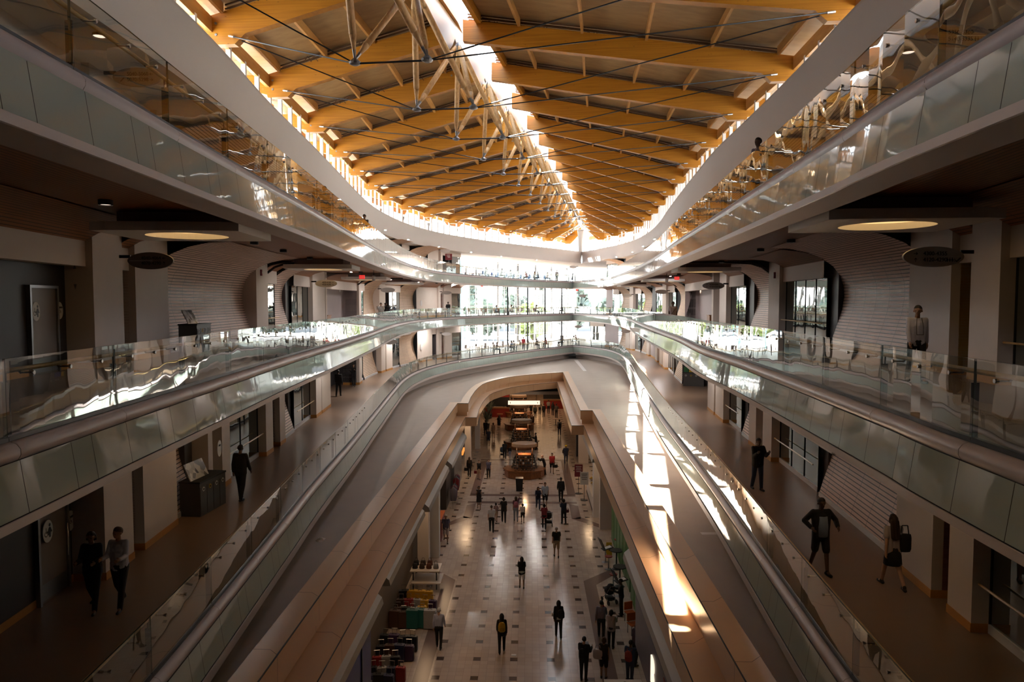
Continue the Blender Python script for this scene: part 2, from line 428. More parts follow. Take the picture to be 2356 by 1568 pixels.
for lv, nm in ((3, 'lower'), (4, 'middle'), (5, 'upper')):
    o = fill(OUT, [hole(lv)], ZL[lv], 'floor', 'walk_floor'); o['label'] = nm + ' gallery floor of smooth brown linoleum'
    if lv > 3:
        o = fill(OUT, [hole(lv)], ZL[lv]-.5, 'ceiling', 'slab_core'); o['label'] = 'concrete underside of the %s gallery floor' % nm
        for P_, W_, sd in ((EL, WL, 'left'), (ER, WR, 'right')):
            mb = MB(); p = P_[lv]; a = p.s_at_y(-1); below = {5: 4, 4: 3}[lv]
            qs = p.sub(a, p.L)
            for q0, q1 in zip(qs, qs[1:]):
                w0 = wall_w(below, q0)+.5; w1 = wall_w(below, q1)+.5
                A = p.at(q0, -.5); B = p.at(q1, -.5); Cc = p.at(q1, -w1); D = p.at(q0, -w0); z = ZL[lv]-.55
                f = [(*A, z), (*B, z), (*Cc, z), (*D, z)]; uv = [(q0, .5), (q1, .5), (q1, w1), (q0, w0)]
                if p.inw < 0: f.reverse(); uv.reverse()
                mb.quad(*f, uv=uv)
            struct(mb, 'ceiling', 'slat_ceiling', 'wood slat ceiling under the %s gallery, %s side' % (nm, sd))
EDGE_PROF = [(-.02,.09),(.05,.10),(.12,.07),(.165,.01),(.165,-.06),(.13,-.12)]
for lv, nm in ((3, 'lower'), (4, 'middle'), (5, 'upper')):
    for P_, sd in ((EL, 'left'), (ER, 'right')):
        p = P_[lv]; z = ZL[lv]; a = p.s_at_y(.4)
        seg = 2.8; n = int((p.L-a)/seg)+1
        mb = MB(); mb.smooth = True
        for i in range(n):
            q0 = a+i*seg; q1 = min(p.L, q0+seg)
            if q1-q0 > .1: sweep(mb, p, q0+.006, q1-.006, EDGE_PROF, z)
        struct(mb, 'trim_1', 'bullnose', 'rounded metal nosing along the %s gallery edge, %s side' % (nm, sd))
        mb = MB(); k = 0; q0 = a; wd = (1.15, .55, 1.1)
        while q0 < p.L-.1:
            q1 = min(p.L, q0+wd[k % 3]); sweep(mb, p, q0+.006, q1-.006, [(.15,-.125),(.24,-.775)], z); q0 = q1; k += 1
        struct(mb, 'trim_2', 'fascia_glass', 'pale green glass fascia of the %s gallery, %s side' % (nm, sd))
        mb = MB()
        sweep(mb, p, a, p.L, [(.12,-.115),(.14,-.13),(.215,-.775),(.25,-.785)], z)
        struct(mb, 'trim_3', 'gap_dark', 'dark joints behind the glass fascia')
        mb = MB(); sweep(mb, p, a, p.L, [(.265,-.78),(.275,-.785),(.28,-.90),(.26,-.91),(-.42,-.905),(-.42,-.60)] if lv > 3 else [(.265,-.78),(.275,-.785),(.28,-.98),(.2,-1.0)], z)
        struct(mb, 'trim_4', 'fascia_band', 'pale band under the glass fascia of the %s gallery, %s side' % (nm, sd))
        if lv == 3:
            mb = MB(); sweep(mb, p, a, p.L, [(.2,-.99),(-.55,-1.0),(-.6,-(L3-DECK))], z)
            struct(mb, 'trim_5', 'fascia_band', 'recessed pale base wall below the lower gallery, %s side' % sd)
        # ---- guard rail: glass panels, posts, handrail, brackets
        side = {'left': 'left', 'right': 'right'}[sd]
        g = empty('guard_rail', (*p.at(a+14), z), 'glass guard rail with wooden handrail along the %s gallery, %s side' % (nm, sd), 'railing', 'glass guard rails of the galleries')
        inv = Matrix.Translation(-Vector(g.location))
        def loc(mbx): mbx.v = [tuple(Vector(v)+inv.translation) for v in mbx.v]; return mbx
        post = None; brk = None
        for i in range(n):
            q0 = a+i*seg+.005; q1 = min(p.L-.02, a+(i+1)*seg-.005)
            if q1-q0 < .3: continue
            mb = MB(); far = p.at(q0)[1] > 45
            qs = p.sub(q0, q1) if not far else [q0, (q0+q1)/2, q1]
            t = .0125; zt = 1.12
            for s0, s1 in zip(qs, qs[1:]):
                A0 = p.at(s0, t); A1 = p.at(s1, t); B0 = p.at(s0, -t); B1 = p.at(s1, -t)
                mb.cur = 0
                mb.quad((*A0, z+.09), (*A1, z+.09), (*A1, z+zt), (*A0, z+zt))
                mb.cur = 1
                mb.quad((*A0, z+zt), (*A1, z+zt), (*B1, z+zt), (*B0, z+zt))
            mb.cur = 1
            for s0 in (q0, q1):
                A0 = p.at(s0, t); B0 = p.at(s0, -t); mb.quad((*A0, z+.09), (*B0, z+.09), (*B0, z+zt), (*A0, z+zt))
            mb.cur = 2; sweep(mb, p, q0, q1, [(.03, .10), (-.05, .10), (-.05, .16), (.03, .16)], z, close=True)
            loc(mb).obj('glass_panel', ['guard_glass', 'glass_edge', 'steel_dark'], g)
            # post just past the joint, inside the glass
            c = p.at(q0+.28, -.16); an = p.ang(q0)
            if post is None:
                mb = MB(); mb.box((0, 0, .40), (.09, .022, .80)); mb.tube((0, -.012, .78), (0, -.012, .93), .008, n=6); mb.tube((0, .012, .78), (0, .012, .93), .008, n=6)
                post = mb.obj('post', 'steel_dark', g); o = post
            else: o = post.copy(); COL.objects.link(o)
            o.location = Vector((*c, z)) - Vector(g.location); o.rotation_euler = (0, 0, an)
            if not far and p.at(q0)[1] < 36:
                for e in (.2, .52, .84):
                    qq = q0+(q1-q0)*e; c = p.at(qq, 0); an = p.ang(qq)
                    if brk is None:
                        mb = MB(); mb.tube((.03, 0, 0), (-.13, 0, 0), .012, n=8); mb.lathe((0, 0, 0), [(.001, 0)], 3, caps=False); mb.tube((.013, 0, 0), (.035, 0, 0), .028, n=10); mb.beam((-.13, 0, -.01), (-.17, 0, .03), .02, .02)
                        brk = mb.obj('bracket', 'steel_bright', g); o = brk
                    else: o = brk.copy(); COL.objects.link(o)
                    o.location = Vector((*c, z+.90)) - Vector(g.location); o.rotation_euler = (0, 0, an)
        mb = MB(); mb.smooth = True
        sweep(mb, p, a, p.L-.1, [(-.16+.032*math.cos(t*math.pi/4), .945+.032*math.sin(t*math.pi/4)) for t in range(8)], z, close=True)
        loc(mb).obj('handrail', 'rail_wood', g)

# ------------------------------------------------------------------ gallery walls
SLAT_PROF = [(0,.14),(-.10,.5),(-.26,1.0),(-.40,1.5),(-.47,2.0),(-.44,2.4),(-.30,2.8),(-.04,3.15),(.36,3.45),(.90,3.68),(1.6,3.84),(2.3,3.88)]
NWIN = [0]; NDOOR = [0]
def feature(w, lv, sd, kind, q0, q1, far=False, col=None):
    z = ZL[lv]; H = 3.92 if lv < 5 else 3.02; hd = 2.75 if lv < 5 else 2.55
    nmw = 'wall_' + sd
    if kind not in ('col', 'slat', 'fin') and lv < 5:
        mb = MB(); mb.smooth = True; sweep(mb, w, q0, q1, [(.0,3.40),(.10,3.47),(.40,3.64),(.95,3.78),(1.7,3.87)], z, v0=.1); struct(mb, 'ceiling', 'slat_ceiling', 'wood slats curving down to the header')
    def header(mat_='pale_wall'):
        mb = MB(); sweep(mb, w, q0, q1, [(-.35,hd),(.04,hd),(.04,H if lv > 4 else 3.45),(-.35,H if lv > 4 else 3.45)], z, close=True); struct(mb, nmw, mat_)
    if kind == 'wall' or kind == 'mauve':
        mb = MB(); sweep(mb, w, q0, q1, [(0,0),(0,H)], z); struct(mb, nmw, 'pale_wall' if kind == 'wall' else 'mauve_wall')
        mb = MB(); sweep(mb, w, q0, q1, [(.02,0),(.02,.16),(0,.17)], z); struct(mb, 'baseboard_'+sd, 'base_orange')
    elif kind == 'col':
        mb = MB(); sweep(mb, w, q0, q1, [(-1.0,0),(.22,0),(.22,H),(-1.0,H)], z, ends=True, close=True); struct(mb, 'wall_'+sd, col or 'pale_wall', 'pale plastered pier')
        mb = MB(); sweep(mb, w, q0-.015, q1+.015, [(-1.0,0),(.235,0),(.235,.17),(-1.0,.17)], z, ends=True, close=True); struct(mb, 'baseboard_'+sd, 'base_orange')
    elif kind == 'dark':
        mb = MB(); sweep(mb, w, q0, q1, [(-.5,0),(-.5,H)], z); struct(mb, nmw, 'dark_wall', 'dark grey washroom wall')
        mb = MB(); sweep(mb, w, q0, q1, [(-.48,0),(-.48,.16),(-.5,.16)], z); struct(mb, 'baseboard_'+sd, 'base_orange')
        header()
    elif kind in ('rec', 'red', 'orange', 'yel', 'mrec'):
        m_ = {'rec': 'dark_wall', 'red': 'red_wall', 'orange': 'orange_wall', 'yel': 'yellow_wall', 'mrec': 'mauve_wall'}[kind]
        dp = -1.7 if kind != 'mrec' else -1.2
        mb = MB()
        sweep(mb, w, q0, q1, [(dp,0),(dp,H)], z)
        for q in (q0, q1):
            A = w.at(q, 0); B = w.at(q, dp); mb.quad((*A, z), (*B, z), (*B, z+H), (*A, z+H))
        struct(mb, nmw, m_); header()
    elif kind == 'slat':
        mb = MB(); mb.smooth = True; sweep(mb, w, q0, q1, SLAT_PROF if lv < 5 else [(u, dz*.76) for u, dz in SLAT_PROF], z, v0=.02)
        struct(mb, nmw, 'slat_wall_far' if far else 'slat_wall', 'curved wall of horizontal wood slats')
        mb = MB(); sweep(mb, w, q0, q1, [(.03,0),(.03,.15),(0,.16)], z); struct(mb, 'baseboard_'+sd, 'base_white')
        mb = MB()
        for q in (q0, q1):
            mb.face([(*w.at(q, u), z+dz) for u, dz in SLAT_PROF[:9]] + [(*w.at(q, -1.0), z+3.45), (*w.at(q, -1.0), z+.1)])
        struct(mb, nmw, 'gap_dark', 'dark end cheek of the slatted wall')
    elif kind == 'fin':
        mb = MB(); sweep(mb, w, q0, q1, [(-.6,0),(-.25,0),(-.25,H),(-.6,H)], z, close=True, ends=True); struct(mb, nmw, 'dark_wall', 'dark pier beside the slatted wall')
    elif kind == 'win':
        NWIN[0] += 1
        mb = MB(); sweep(mb, w, q0, q1, [(-.12,.16),(-.12,hd)], z)
        n = max(1, int((q1-q0)/1.5)); mb.cur = 1
        for i in range(n+1):
            q = q0+(q1-q0)*i/n; c = w.at(q, -.11); mb.box((*c, z+hd/2), (.03, .02, hd), rz=w.ang(q))
        o = struct(mb, 'window_%d' % NWIN[0], ['dark_glass', 'gap_dark'], 'large gallery window reflecting the atrium')
        mb = MB(); sweep(mb, w, q0, q1, [(-.14,0),(-.08,0),(-.08,.17),(-.14,.17)], z, close=True); struct(mb, 'baseboard_'+sd, 'base_white')
        header()
        if not far:
            g = MB(); sweep(g, w, q0-.1, q1+.1, [(.10+.025*math.cos(t*math.pi/3), .93+.025*math.sin(t*math.pi/3)) for t in range(6)], z, close=True, ends=True)
            c = w.at((q0+q1)/2)
            gr = g.obj('wall_handrail', 'rail_wood'); recenter(gr, (*c, z+.93))
            return gr
    elif kind == 'wood':
        NDOOR[0] += 1
        mb = MB(); sweep(mb, w, q0, q1, [(-.25,.1),(-.25,hd)], z); mb.cur = 1
        for q in (q0+.07, q1-.07): mb.box((*w.at(q, -.22), z+hd/2), (.08, .12, hd), rz=w.ang(q))
        for zz in (.06, hd-.1): 
            c = w.at((q0+q1)/2, -.22); mb.box((*c, z+zz+.05), (.08, q1-q0, .14), rz=w.ang((q0+q1)/2))
        d = struct(mb, 'door_%d' % NDOOR[0], ['dark_glass', 'base_orange'], 'glazed door in an orange wood frame')
        mb = MB(); mb.tube((*w.at(q1-.18, -.14), z+1.0), (*w.at(q1-.18, -.20), z+1.0), .02); mb.tube((*w.at(q1-.18, -.13), z+1.0), (*w.at(q1-.34, -.13), z+1.0), .012)
        mb.obj('door_handle', 'steel_bright', d)
        header()
    return None
FEATS = {
 (4, 'left'): (WL[4], [('dark',-140,198),('col',198,266),('red',266,296),('col',296,373),('slat',373,580),('col',580,607),('win',607,637),('slat',637,667),('fin',667,675),('win',675,712),('col',712,741),('col',743,746),('mrec',746,821),('col',821,826),('win',826,838),('slat',838,868),('col',868,882),('rec',882,895),('win',895,921),('slat',921,958),('wall',958,1005),('col',1005,1011),('orange',1011,1018),('col',1018,1036),('win',1036,1060)]),
 (4, 'right'): (WR[4], [('win',2322,2560),('col',2255,2322),('yel',2205,2255),('col',2108,2205),('slat',1912,2108),('fin',1896,1912),('win',1802,1896),('col',1778,1802),('slat',1724,1778),('fin',1712,1724),('win',1678,1712),('col',1662,1678),('col',1644,1648),('mrec',1576,1644),('slat',1556,1576),('win',1537,1553),('col',1528,1537),('win',1508,1526),('fin',1496,1504),('slat',1476,1494),('win',1462,1476),('col',1452,1460),('slat',1426,1446),('win',1411,1424),('mauve',1394,1410),('win',1346,1392)]),
 (3, 'left'): (WL[3], [('dark',-260,218),('col',218,285),('red',285,312),('col',312,388),('slat',388,446),('fin',446,462),('col',463,474),('wood',474,497),('col',497,514),('win',514,600),('col',600,616),('rec',616,632),('col',632,645),('slat',645,675),('fin',675,681),('win',681,718),('col',718,730),('col',732,752),('rec',752,820),('col',820,826),('win',826,838),('slat',838,868),('fin',868,872),('col',872,881),('col',883,898),('win',898,921),('slat',921,960),('wall',960,995),('rec',995,1003),('col',1005,1012),('orange',1012,1020),('col',1020,1036),('win',1036,1060)]),
 (3, 'right'): (WR[3], [('win',2268,2600),('col',2210,2268),('red',2170,2210),('col',2085,2170),('slat',1888,2085),('fin',1876,1888),('win',1788,1876),('col',1768,1788),('col',1735,1752),('slat',1708,1735),('fin',1702,1708),('win',1674,1702),('col',1656,1674),('col',1637,1653),('rec',1570,1632),('slat',1552,1570),('fin',1548,1552),('win',1536,1548),('col',1530,1535),('col',1522,1528),('slat',1518,1522),('col',1512,1517),('mauve',1498,1510),('col',1492,1497),('slat',1476,1490),('fin',1472,1476),('win',1460,1472),('col',1452,1459),('col',1443,1451),('slat',1424,1442),('mauve',1392,1423),('win',1346,1390)]),
 (5, 'left'): (WL[5], [('dark',-160,190),('col',190,252),('rec',252,345),('col',345,372),('slat',372,560),('col',560,590),('win',590,640),('slat',640,700),('col',700,730),('rec',730,760),('wall',760,830),('win',830,870),('slat',870,900),('win',924,942),('slat',942,984),('wall',984,1010),('col',1010,1015),('rec',1015,1040),('win',1040,1060)]),
 (5, 'right'): (WR[5], [('win',2330,2500),('col',2270,2330),('rec',2220,2270),('col',2120,2220),('slat',1900,2120),('win',1800,1890),('col',1775,1800),('slat',1720,1775),('win',1660,1715),('col',1640,1660),('mauve',1570,1640),('slat',1530,1570),('win',1490,1528),('col',1480,1490),('win',1440,1478),('slat',1420,1438),('win',1392,1420),('slat',1362,1386),('fin',1354,1362),('win',1344,1352)]),
}
QS = {}; AT = {}
nr = 0
for key, (w, fl) in FEATS.items():
    lv, sd = key; z = ZL[lv]+1.2
    for f in fl:
        k, p0, p1 = f
        if sd == 'right': p0, p1 = p1, p0
        if p0 < -100 or p0 > 2450: q0 = w.s_at_y(1.0)
        else: q0 = w.s_at_px(p0, z)
        q1 = w.s_at_px(p1, z)
        if q1-q0 < .12: q1 = q0+.12
        QS[(lv, sd, f[1])] = (q0, q1)
        r = feature(w, lv, sd, k, q0, q1, far=w.at(q0)[1] > 40)
        if r:
            nr += 1
            tag(r, '', 'handrail')
            AT[r.name] = (lv, sd, round(w.at(q0)[1], 1))
# label the wall handrails by what they stand on
rails = [o for o in bpy.data.objects if o.name.startswith('wall_handrail')]
ORD = ['nearest', 'second', 'third', 'fourth', 'fifth', 'sixth', 'seventh']
for lv, nm in ((3, 'lower'), (4, 'middle'), (5, 'upper')):
    for sd in ('left', 'right'):
        g = sorted([o for o in rails if AT[o.name][0] == lv and AT[o.name][1] == sd], key=lambda o: AT[o.name][2])
        for i, o in enumerate(g):
            o['label'] = 'wooden handrail before the %s window of the %s gallery, %s side' % (ORD[i], nm, sd); o['group'] = 'handrails along the gallery windows'
# backing walls so that no daylight leaks in behind the galleries
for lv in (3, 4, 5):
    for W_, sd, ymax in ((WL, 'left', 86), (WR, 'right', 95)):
        w = W_[lv]; mb = MB(); sweep(mb, w, 0, w.s_at_y(ymax), [(-2.2,0),(-2.2,4.0)], ZL[lv]); struct(mb, 'wall_'+sd, 'dark_wall', 'dark backing wall behind the galleries, blocking daylight')
mb = MB(); mb.box((1, -9.9, 13), (50, .3, 28)); struct(mb, 'wall_back', 'dark_wall', 'wall behind the viewpoint')
mb = MB(); mb.box((-24, 40, 13), (.3, 104, 28)); struct(mb, 'wall_left', 'slab_core', 'outer wall')
mb = MB(); mb.box((26, 58, 13), (.3, 140, 28)); struct(mb, 'wall_right', 'slab_core', 'outer wall')
mb = MB(); mb.box((-17, cw(-18)[1], 13), (14.6, .3, 28)); struct(mb, 'wall_far', 'slab_core', 'outer wall')
# ------------------------------------------------------------------ deck, parapet and the mall below
def MF(m, y): return (m + .0257*y, y - .0257*m)
stripes('beige_clad', (.60, .385, .225), (.05, .03, .02), 1000, 2, .28, 2.9, var=.06)
stripes('deck_concrete', (.29, .265, .25), (.05, .05, .05), 1000, 2, .5, 0, var=.1)
def miter(pts, d):
    out = []
    for i, p in enumerate(pts):
        def nr_(a, b):
            dx, dy = b[0]-a[0], b[1]-a[1]; l = math.hypot(dx, dy); return (dy/l, -dx/l)
        n1 = nr_(pts[i-1], p) if i else None; n2 = nr_(p, pts[i+1]) if i < len(pts)-1 else None
        if n1 is None: n1 = n2
        if n2 is None: n2 = n1
        bx, by = n1[0]+n2[0], n1[1]+n2[1]; k = 2/((bx*bx+by*by) or 1)
        out.append((p[0]+bx*k*d, p[1]+by*k*d))
    return out
curve = [P(x, y, 7.6) for x, y in ((1083,914),(1092.5,900),(1101,891),(1110,884),(1121,879),(1135.8,874.8),(1150,871),(1166,868),(1184,865.3),(1203.7,863),(1225,861),(1247.9,859),(1272,857.4),(1295.4,856))]
RIM = [MF(-5.12,-9), MF(-5.12,50.4), MF(-4.35,50.4)] + curve + [MF(3.27,47.3), MF(4.06,47.3), MF(4.06,-9)]
def rim_sweep(mb, prof, lo=0, hi=None):
    loops = [miter(RIM, u) for u, z in prof]
    s = [0]
    for a, b in zip(RIM, RIM[1:]): s.append(s[-1]+math.dist(a, b))
    v = [0]
    for p, q in zip(prof, prof[1:]): v.append(v[-1]+math.dist(p, q))
    for i in range(lo, (hi or len(RIM)-1)):
        for k in range(len(prof)-1):
            a, b, c, d = (*loops[k][i], prof[k][1]), (*loops[k][i+1], prof[k][1]), (*loops[k+1][i+1], prof[k+1][1]), (*loops[k+1][i], prof[k+1][1])
            mb.quad(d, c, b, a, uv=((s[i], v[k+1]), (s[i+1], v[k+1]), (s[i+1], v[k]), (s[i], v[k])))
mb = MB(); rim_sweep(mb, [(-.58,DECK-.1),(-.58,7.6),(0,7.6),(0,7.0),(-.10,7.0)]); struct(mb, 'trim_6', 'beige_clad', 'beige panelled parapet around the opening down to the mall')
mb = MB(); rim_sweep(mb, [(-.10,7.0),(-.10,6.7),(.61,6.7),(.61,6.1),(-.9,6.1)]); struct(mb, 'trim_7', 'beige_clad', 'lower beige ledge inside the parapet')
mb = MB(); rim_sweep(mb, [(.605,6.715),(.625,6.705),(.625,6.69)]); rim_sweep(mb, [(-.01,7.612),(.012,7.60),(.012,7.585)]); struct(mb, 'trim_8', 'gap_dark', 'dark edge joint of the beige panels')
o = fill([(-23,-9.5),(25,-9.5),(25,cw(24)[1]),cw(24),cw(-17),(-23,cw(-17)[1])], [miter(RIM, -.5)], DECK, 'floor', 'concrete_floor'); o['label'] = 'grey concrete deck between the galleries and the parapet'
# pale strips set in the deck
mb = MB(); a = P(1321,828,DECK+.004); b = P(1342,853,DECK+.004); mb.quad((a[0],a[1],DECK+.004),(a[0]+.5,a[1]+.1,DECK+.004),(b[0]+.4,b[1]+.1,DECK+.004),(b[0],b[1],DECK+.004))
a = P(1615,1229,DECK+.004); b = P(1668,1229,DECK+.004); mb.quad((a[0],a[1],DECK+.004),(b[0],b[1],DECK+.004),(b[0],b[1]+.25,DECK+.004),(a[0],a[1]+.25,DECK+.004)); struct(mb, 'trim_9', 'white_paint', 'pale strip in the deck')
# mall shell
mb = MB(); mb.quad((-16,-9,0),(18,-9,0),(18,128,0),(-16,128,0)); mb.cur = 1
def mq(pts): mb.face([(*MF(*p), .003) for p in pts])
for sgn, c in ((-1, -4.28), (1, 3.12)):
    w = .31; o_ = c-sgn*w; i_ = c+sgn*w   # inner edge, outer edge
    e = -5.6 if sgn < 0 else 4.6
    q = [(14,37.6),(48.6,52.2),(54.6,66.5)]
    for (y0, y1) in q: mq([(o_, y0), (i_, y0), (i_, y1-.5*(y1 < 60)), (o_, y1)] if sgn > 0 else [(i_, y0), (o_, y0), (o_, y1), (i_, y1-.5)])
    A = [(o_, 37.6), (i_, 37.1), (e, 38.6), (e, 39.5)]; B = [(i_, 49.0), (o_, 48.6), (e, 46.6), (e, 47.4)]
    mq(A if sgn < 0 else A[::-1]); mq(B[::-1] if sgn > 0 else B)
mq([(-4.6,52.2),(3.4,52.2),(3.4,52.75),(-4.6,52.75)]); mq([(-4.6,54.2),(3.4,54.2),(3.4,54.75),(-4.6,54.75)]); mq([(-4.6,66.5),(3.4,66.5),(3.4,67.0),(-4.6,67.0)])
struct(mb, 'floor', ['mall_tile', 'mall_band'], 'polished cream mall floor with small dark tiles')
def mwall(name, m0, y0, m1, y1, z0, z1, mt, lab=None):
    mb = MB(); mb.quad((*MF(m0, y0), z0), (*MF(m1, y1), z0), (*MF(m1, y1), z1), (*MF(m0, y0), z1)); return struct(mb, name, mt, lab)
mwall('wall_left', -6.4, -9, -6.4, 128, 0, 6.1, 'mall_wall', 'shop wall line of the mall'); mwall('wall_right', 5.9, -9, 5.9, 128, 0, 6.1, 'mall_wall', 'shop wall line of the mall')
mwall('wall_far', -12, 124, 12, 124, 0, 6.1, 'mall_wall', 'end wall of the food court')
mwall('wall_back', -9, 5, 9, 5, 0, 6.1, 'mall_wall')
o = fill([(-22,-9),(24,-9),(24,cw(23)[1]-1),cw(22,-1),cw(-16,-1),(-22,cw(-16)[1]-1)], [miter(RIM, -.6)], 6.12, 'ceiling', 'mall_ceiling')
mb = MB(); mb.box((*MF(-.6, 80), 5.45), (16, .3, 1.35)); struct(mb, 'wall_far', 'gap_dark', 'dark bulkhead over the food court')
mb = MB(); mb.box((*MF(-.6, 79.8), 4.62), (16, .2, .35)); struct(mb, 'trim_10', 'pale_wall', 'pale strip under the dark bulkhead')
o = fill([MF(-9,80), MF(9,80), MF(9,124), MF(-9,124)], [], 4.5, 'ceiling', 'mall_ceiling')
# grey sloping fascias over the shopfronts
def bulkhead(side, y0, y1, lab, d=0):
    mb = MB(); s = -1 if side == 'left' else 1; m = (-4.45-d) if s < 0 else (3.45+d)
    pr = [(m+s*1.4,6.08),(m+s*.75,6.0),(m+s*.05,5.38),(m,5.18),(m+s*1.4,5.15)]
    for (a, za), (b, zb) in zip(pr, pr[1:]):
        q = [(*MF(a, y0), za), (*MF(a, y1), za), (*MF(b, y1), zb), (*MF(b, y0), zb)]
        mb.quad(*(q if s < 0 else q[::-1]))
    for y in (y0, y1): mb.face([(*MF(a, y), z) for a, z in pr])
    struct(mb, 'trim_11', 'shop_grey', lab)
bulkhead('left', 41.0, 50.2, 'grey sloping fascia over a left shopfront'); bulkhead('left', 32.4, 40.4, 'grey sloping fascia over a left shopfront', .12)
bulkhead('left', 23.8, 31.9, 'grey sloping fascia over the luggage shop', .25); bulkhead('left', 6, 22.4, 'grey sloping fascia over the blue shop', .2)
bulkhead('right', 6, 26.7, 'grey sloping fascia over the coffee counter'); bulkhead('right', 42.7, 51, 'grey sloping fascia over the white counter', .2)
# shop piers and fronts
def pier(m, y, w, d, z1, mt, lab):
    mb = MB(); mb.box((*MF(m, y), z1/2), (w, d, z1), rz=-.0257); struct(mb, 'wall_left' if m < 0 else 'wall_right', mt, lab)
pier(4.75, 49.3, .9, .8, 5.1, 'white_paint', 'white pier beside the counter'); pier(5.1, 46.6, 1.2, .6, 5.1, 'pale_wall', 'pale pier')
pier(4.85, 66, .9, .7, 6.1, 'pale_wall', 'pale column'); pier(4.7, 69, .7, 1.2, 6.1, 'dark_wall', 'dark shop pier')
pier(-5.4, 62, .5, .8, 6.1, 'pale_wall', 'pale column'); pier(-5.3, 72, .5, .6, 6.1, 'white_paint', 'white column')
pier(-5.8, 38.7, .6, .6, 5.2, 'pale_wall', 'pale pier beside the luggage shop'); pier(-5.6, 41.2, .7, .6, 5.2, 'white_paint', 'white pier')
pier(-6.15, 52.2, .4, 3.4, 6.1, 'dark_wall', 'dark shopfront'); pier(-5.9, 57, .3, 6, 6.1, 'steel_grey', 'glazed shopfront')
for y0, y1, mt, m in ((26.5, 35.5, 'green_panel', 5.05), (36.2, 44.5, 'green_panel', 5.1)):
    mb = MB(); c = MF(m, (y0+y1)/2); mb.box((*c, 2.55), (.12, y1-y0, 5.1), rz=-.0257); n = int((y1-y0)/1.2); 
    for i in range(1, n): mb.box((*MF(m-.06, y0+(y1-y0)*i/n), 2.55), (.03, .03, 5.1), rz=-.0257)
    struct(mb, 'wall_right', mt, 'green panelled shopfront')
mb = MB(); mb.box((*MF(-5.0, 16), 2.6), (.15, 11.5, 5.0), rz=-.0257); mb.cur = 1
for y in (11, 16, 20.5): mb.box((*MF(-4.91, y), 2.6), (.03, .06, 5.0), rz=-.0257)
mb.box((*MF(-4.91, 16), 3.0), (.03, 11.5, .05), rz=-.0257); struct(mb, 'wall_left', ['blue_panel', 'steel_dark'], 'dark blue panelled shopfront')

# ------------------------------------------------------------------ upper white band, ledge, clerestory
BL = Path([(-7.4,-9),(-8.2,10),(-8.4,18.2),(-8.65,22.3),(-9.1,27.3),(-9.55,35),(-10.1,43),(-10.6,50),(-10.9,57),(-10.65,64),(-9.9,70.5),(-8.2,77.5),(-5.6,84),(-2.57,89.8),(.7,95),(4.3,100),(10.4,108.7)], 1)
BR = Path([(6.9,-9),(8.5,16),(9.05,22),(9.36,25.8),(9.65,30.2),(10,35.7),(10.6,41.3),(11.6,50),(12.7,59),(13.8,67.5),(14.6,76),(14.9,85.5),(14.3,93),(13.1,99.5),(10.4,108.7)], -1)
BZ0, BZ1 = 20.4, 22.1
BP = [(-.05,0),(-.10,.3),(-.10,.8),(-.02,1.3),(.10,1.62),(.12,1.7),(-.4,1.74)]
for p, sd in ((BL, 'left'), (BR, 'right')):
    mb = MB(); mb.smooth = True; sweep(mb, p, 0, p.L, BP, BZ0); struct(mb, 'trim_12', 'band_white', 'broad white curved band under the clerestory, %s side' % sd)
bl = [BL.at(q) for q in BL.s][:-1] + [BR.at(q) for q in BR.s][::-1]
OUT2 = [(-24,-10),(26,-10),(26,cw(26)[1]),cw(26),cw(-18),(-24,cw(-18)[1])]
o = fill(OUT2, [bl], BZ0, 'ceiling', 'white_paint'); o['label'] = 'white ceiling of the upper gallery'
o = fill(OUT2, [bl], BZ1+.03, 'roof', 'ledge_grey'); o['label'] = 'grey roof ledge outside the clerestory'

# ------------------------------------------------------------------ timber roof
LE = {-3:(-10.0,7.0),-2:(-10.4,13.6),-1:(-10.7,20.3),0:(-10.92,26.94),1:(-11.1,33.7),2:(-11.25,40.5),3:(-11.5,47.3),4:(-11.85,54.1),5:(-12.1,60.9),6:(-11.95,67.6),7:(-11.2,74.2),8:(-9.7,80.8),9:(-7.5,87.2),10:(-4.4,93.6),11:(-1.0,100.0),12:(2.1,106.3),13:(5.3,112.5),14:(8.67,118.2)}
RE = {-3:(9.9,4.8),-2:(10.4,11.4),-1:(10.9,18.0),0:(11.4,24.6),1:(11.9,31.2),2:(12.0,37.7),3:(12.4,44.3),4:(12.9,50.9),5:(13.5,57.5),6:(14.2,64.1),7:(14.75,70.7),8:(15.4,77.3),9:(15.95,84.0),10:(16.2,90.7),11:(16.1,97.3),12:(15.1,103.6),13:(13.9,110.0),14:(12.3,116.2)}
ZE = 24.0
def lerp(t, a, b): return a+(b-a)*t
ZT = [(-10,24.6),(5,25.0),(32.7,26.17),(59,27.3),(85,27.9),(100,27.2),(111.5,26.3),(122,25.0)]
def ridge_z(y):
    for (a, za), (b, zb) in zip(ZT, ZT[1:]):
        if a <= y <= b: return lerp((y-a)/(b-a), za, zb)
    return 25.0
def ridge_x(y): return -2.14+.1637*(y-32.7)
RG = {}
for k in LE:
    l, r = LE[k], RE[k]; t = .5
    for _ in range(20):
        y = lerp(t, l[1], r[1]); t = min(.97, max(.03, (ridge_x(y)-l[0])/(r[0]-l[0])))
    y = lerp(t, l[1], r[1]); RG[k] = (lerp(t, l[0], r[0]), y, ridge_z(y))
def beam_side(k, side):
    e = LE[k] if side == 'left' else RE[k]; g = RG[k]
    d = Vector((g[0]-e[0], g[1]-e[1])); Lh = d.length; d.normalize()
    g2 = .55 if side == 'left' else .0
    return e, d, Lh-g2, g[2]
beams = {}
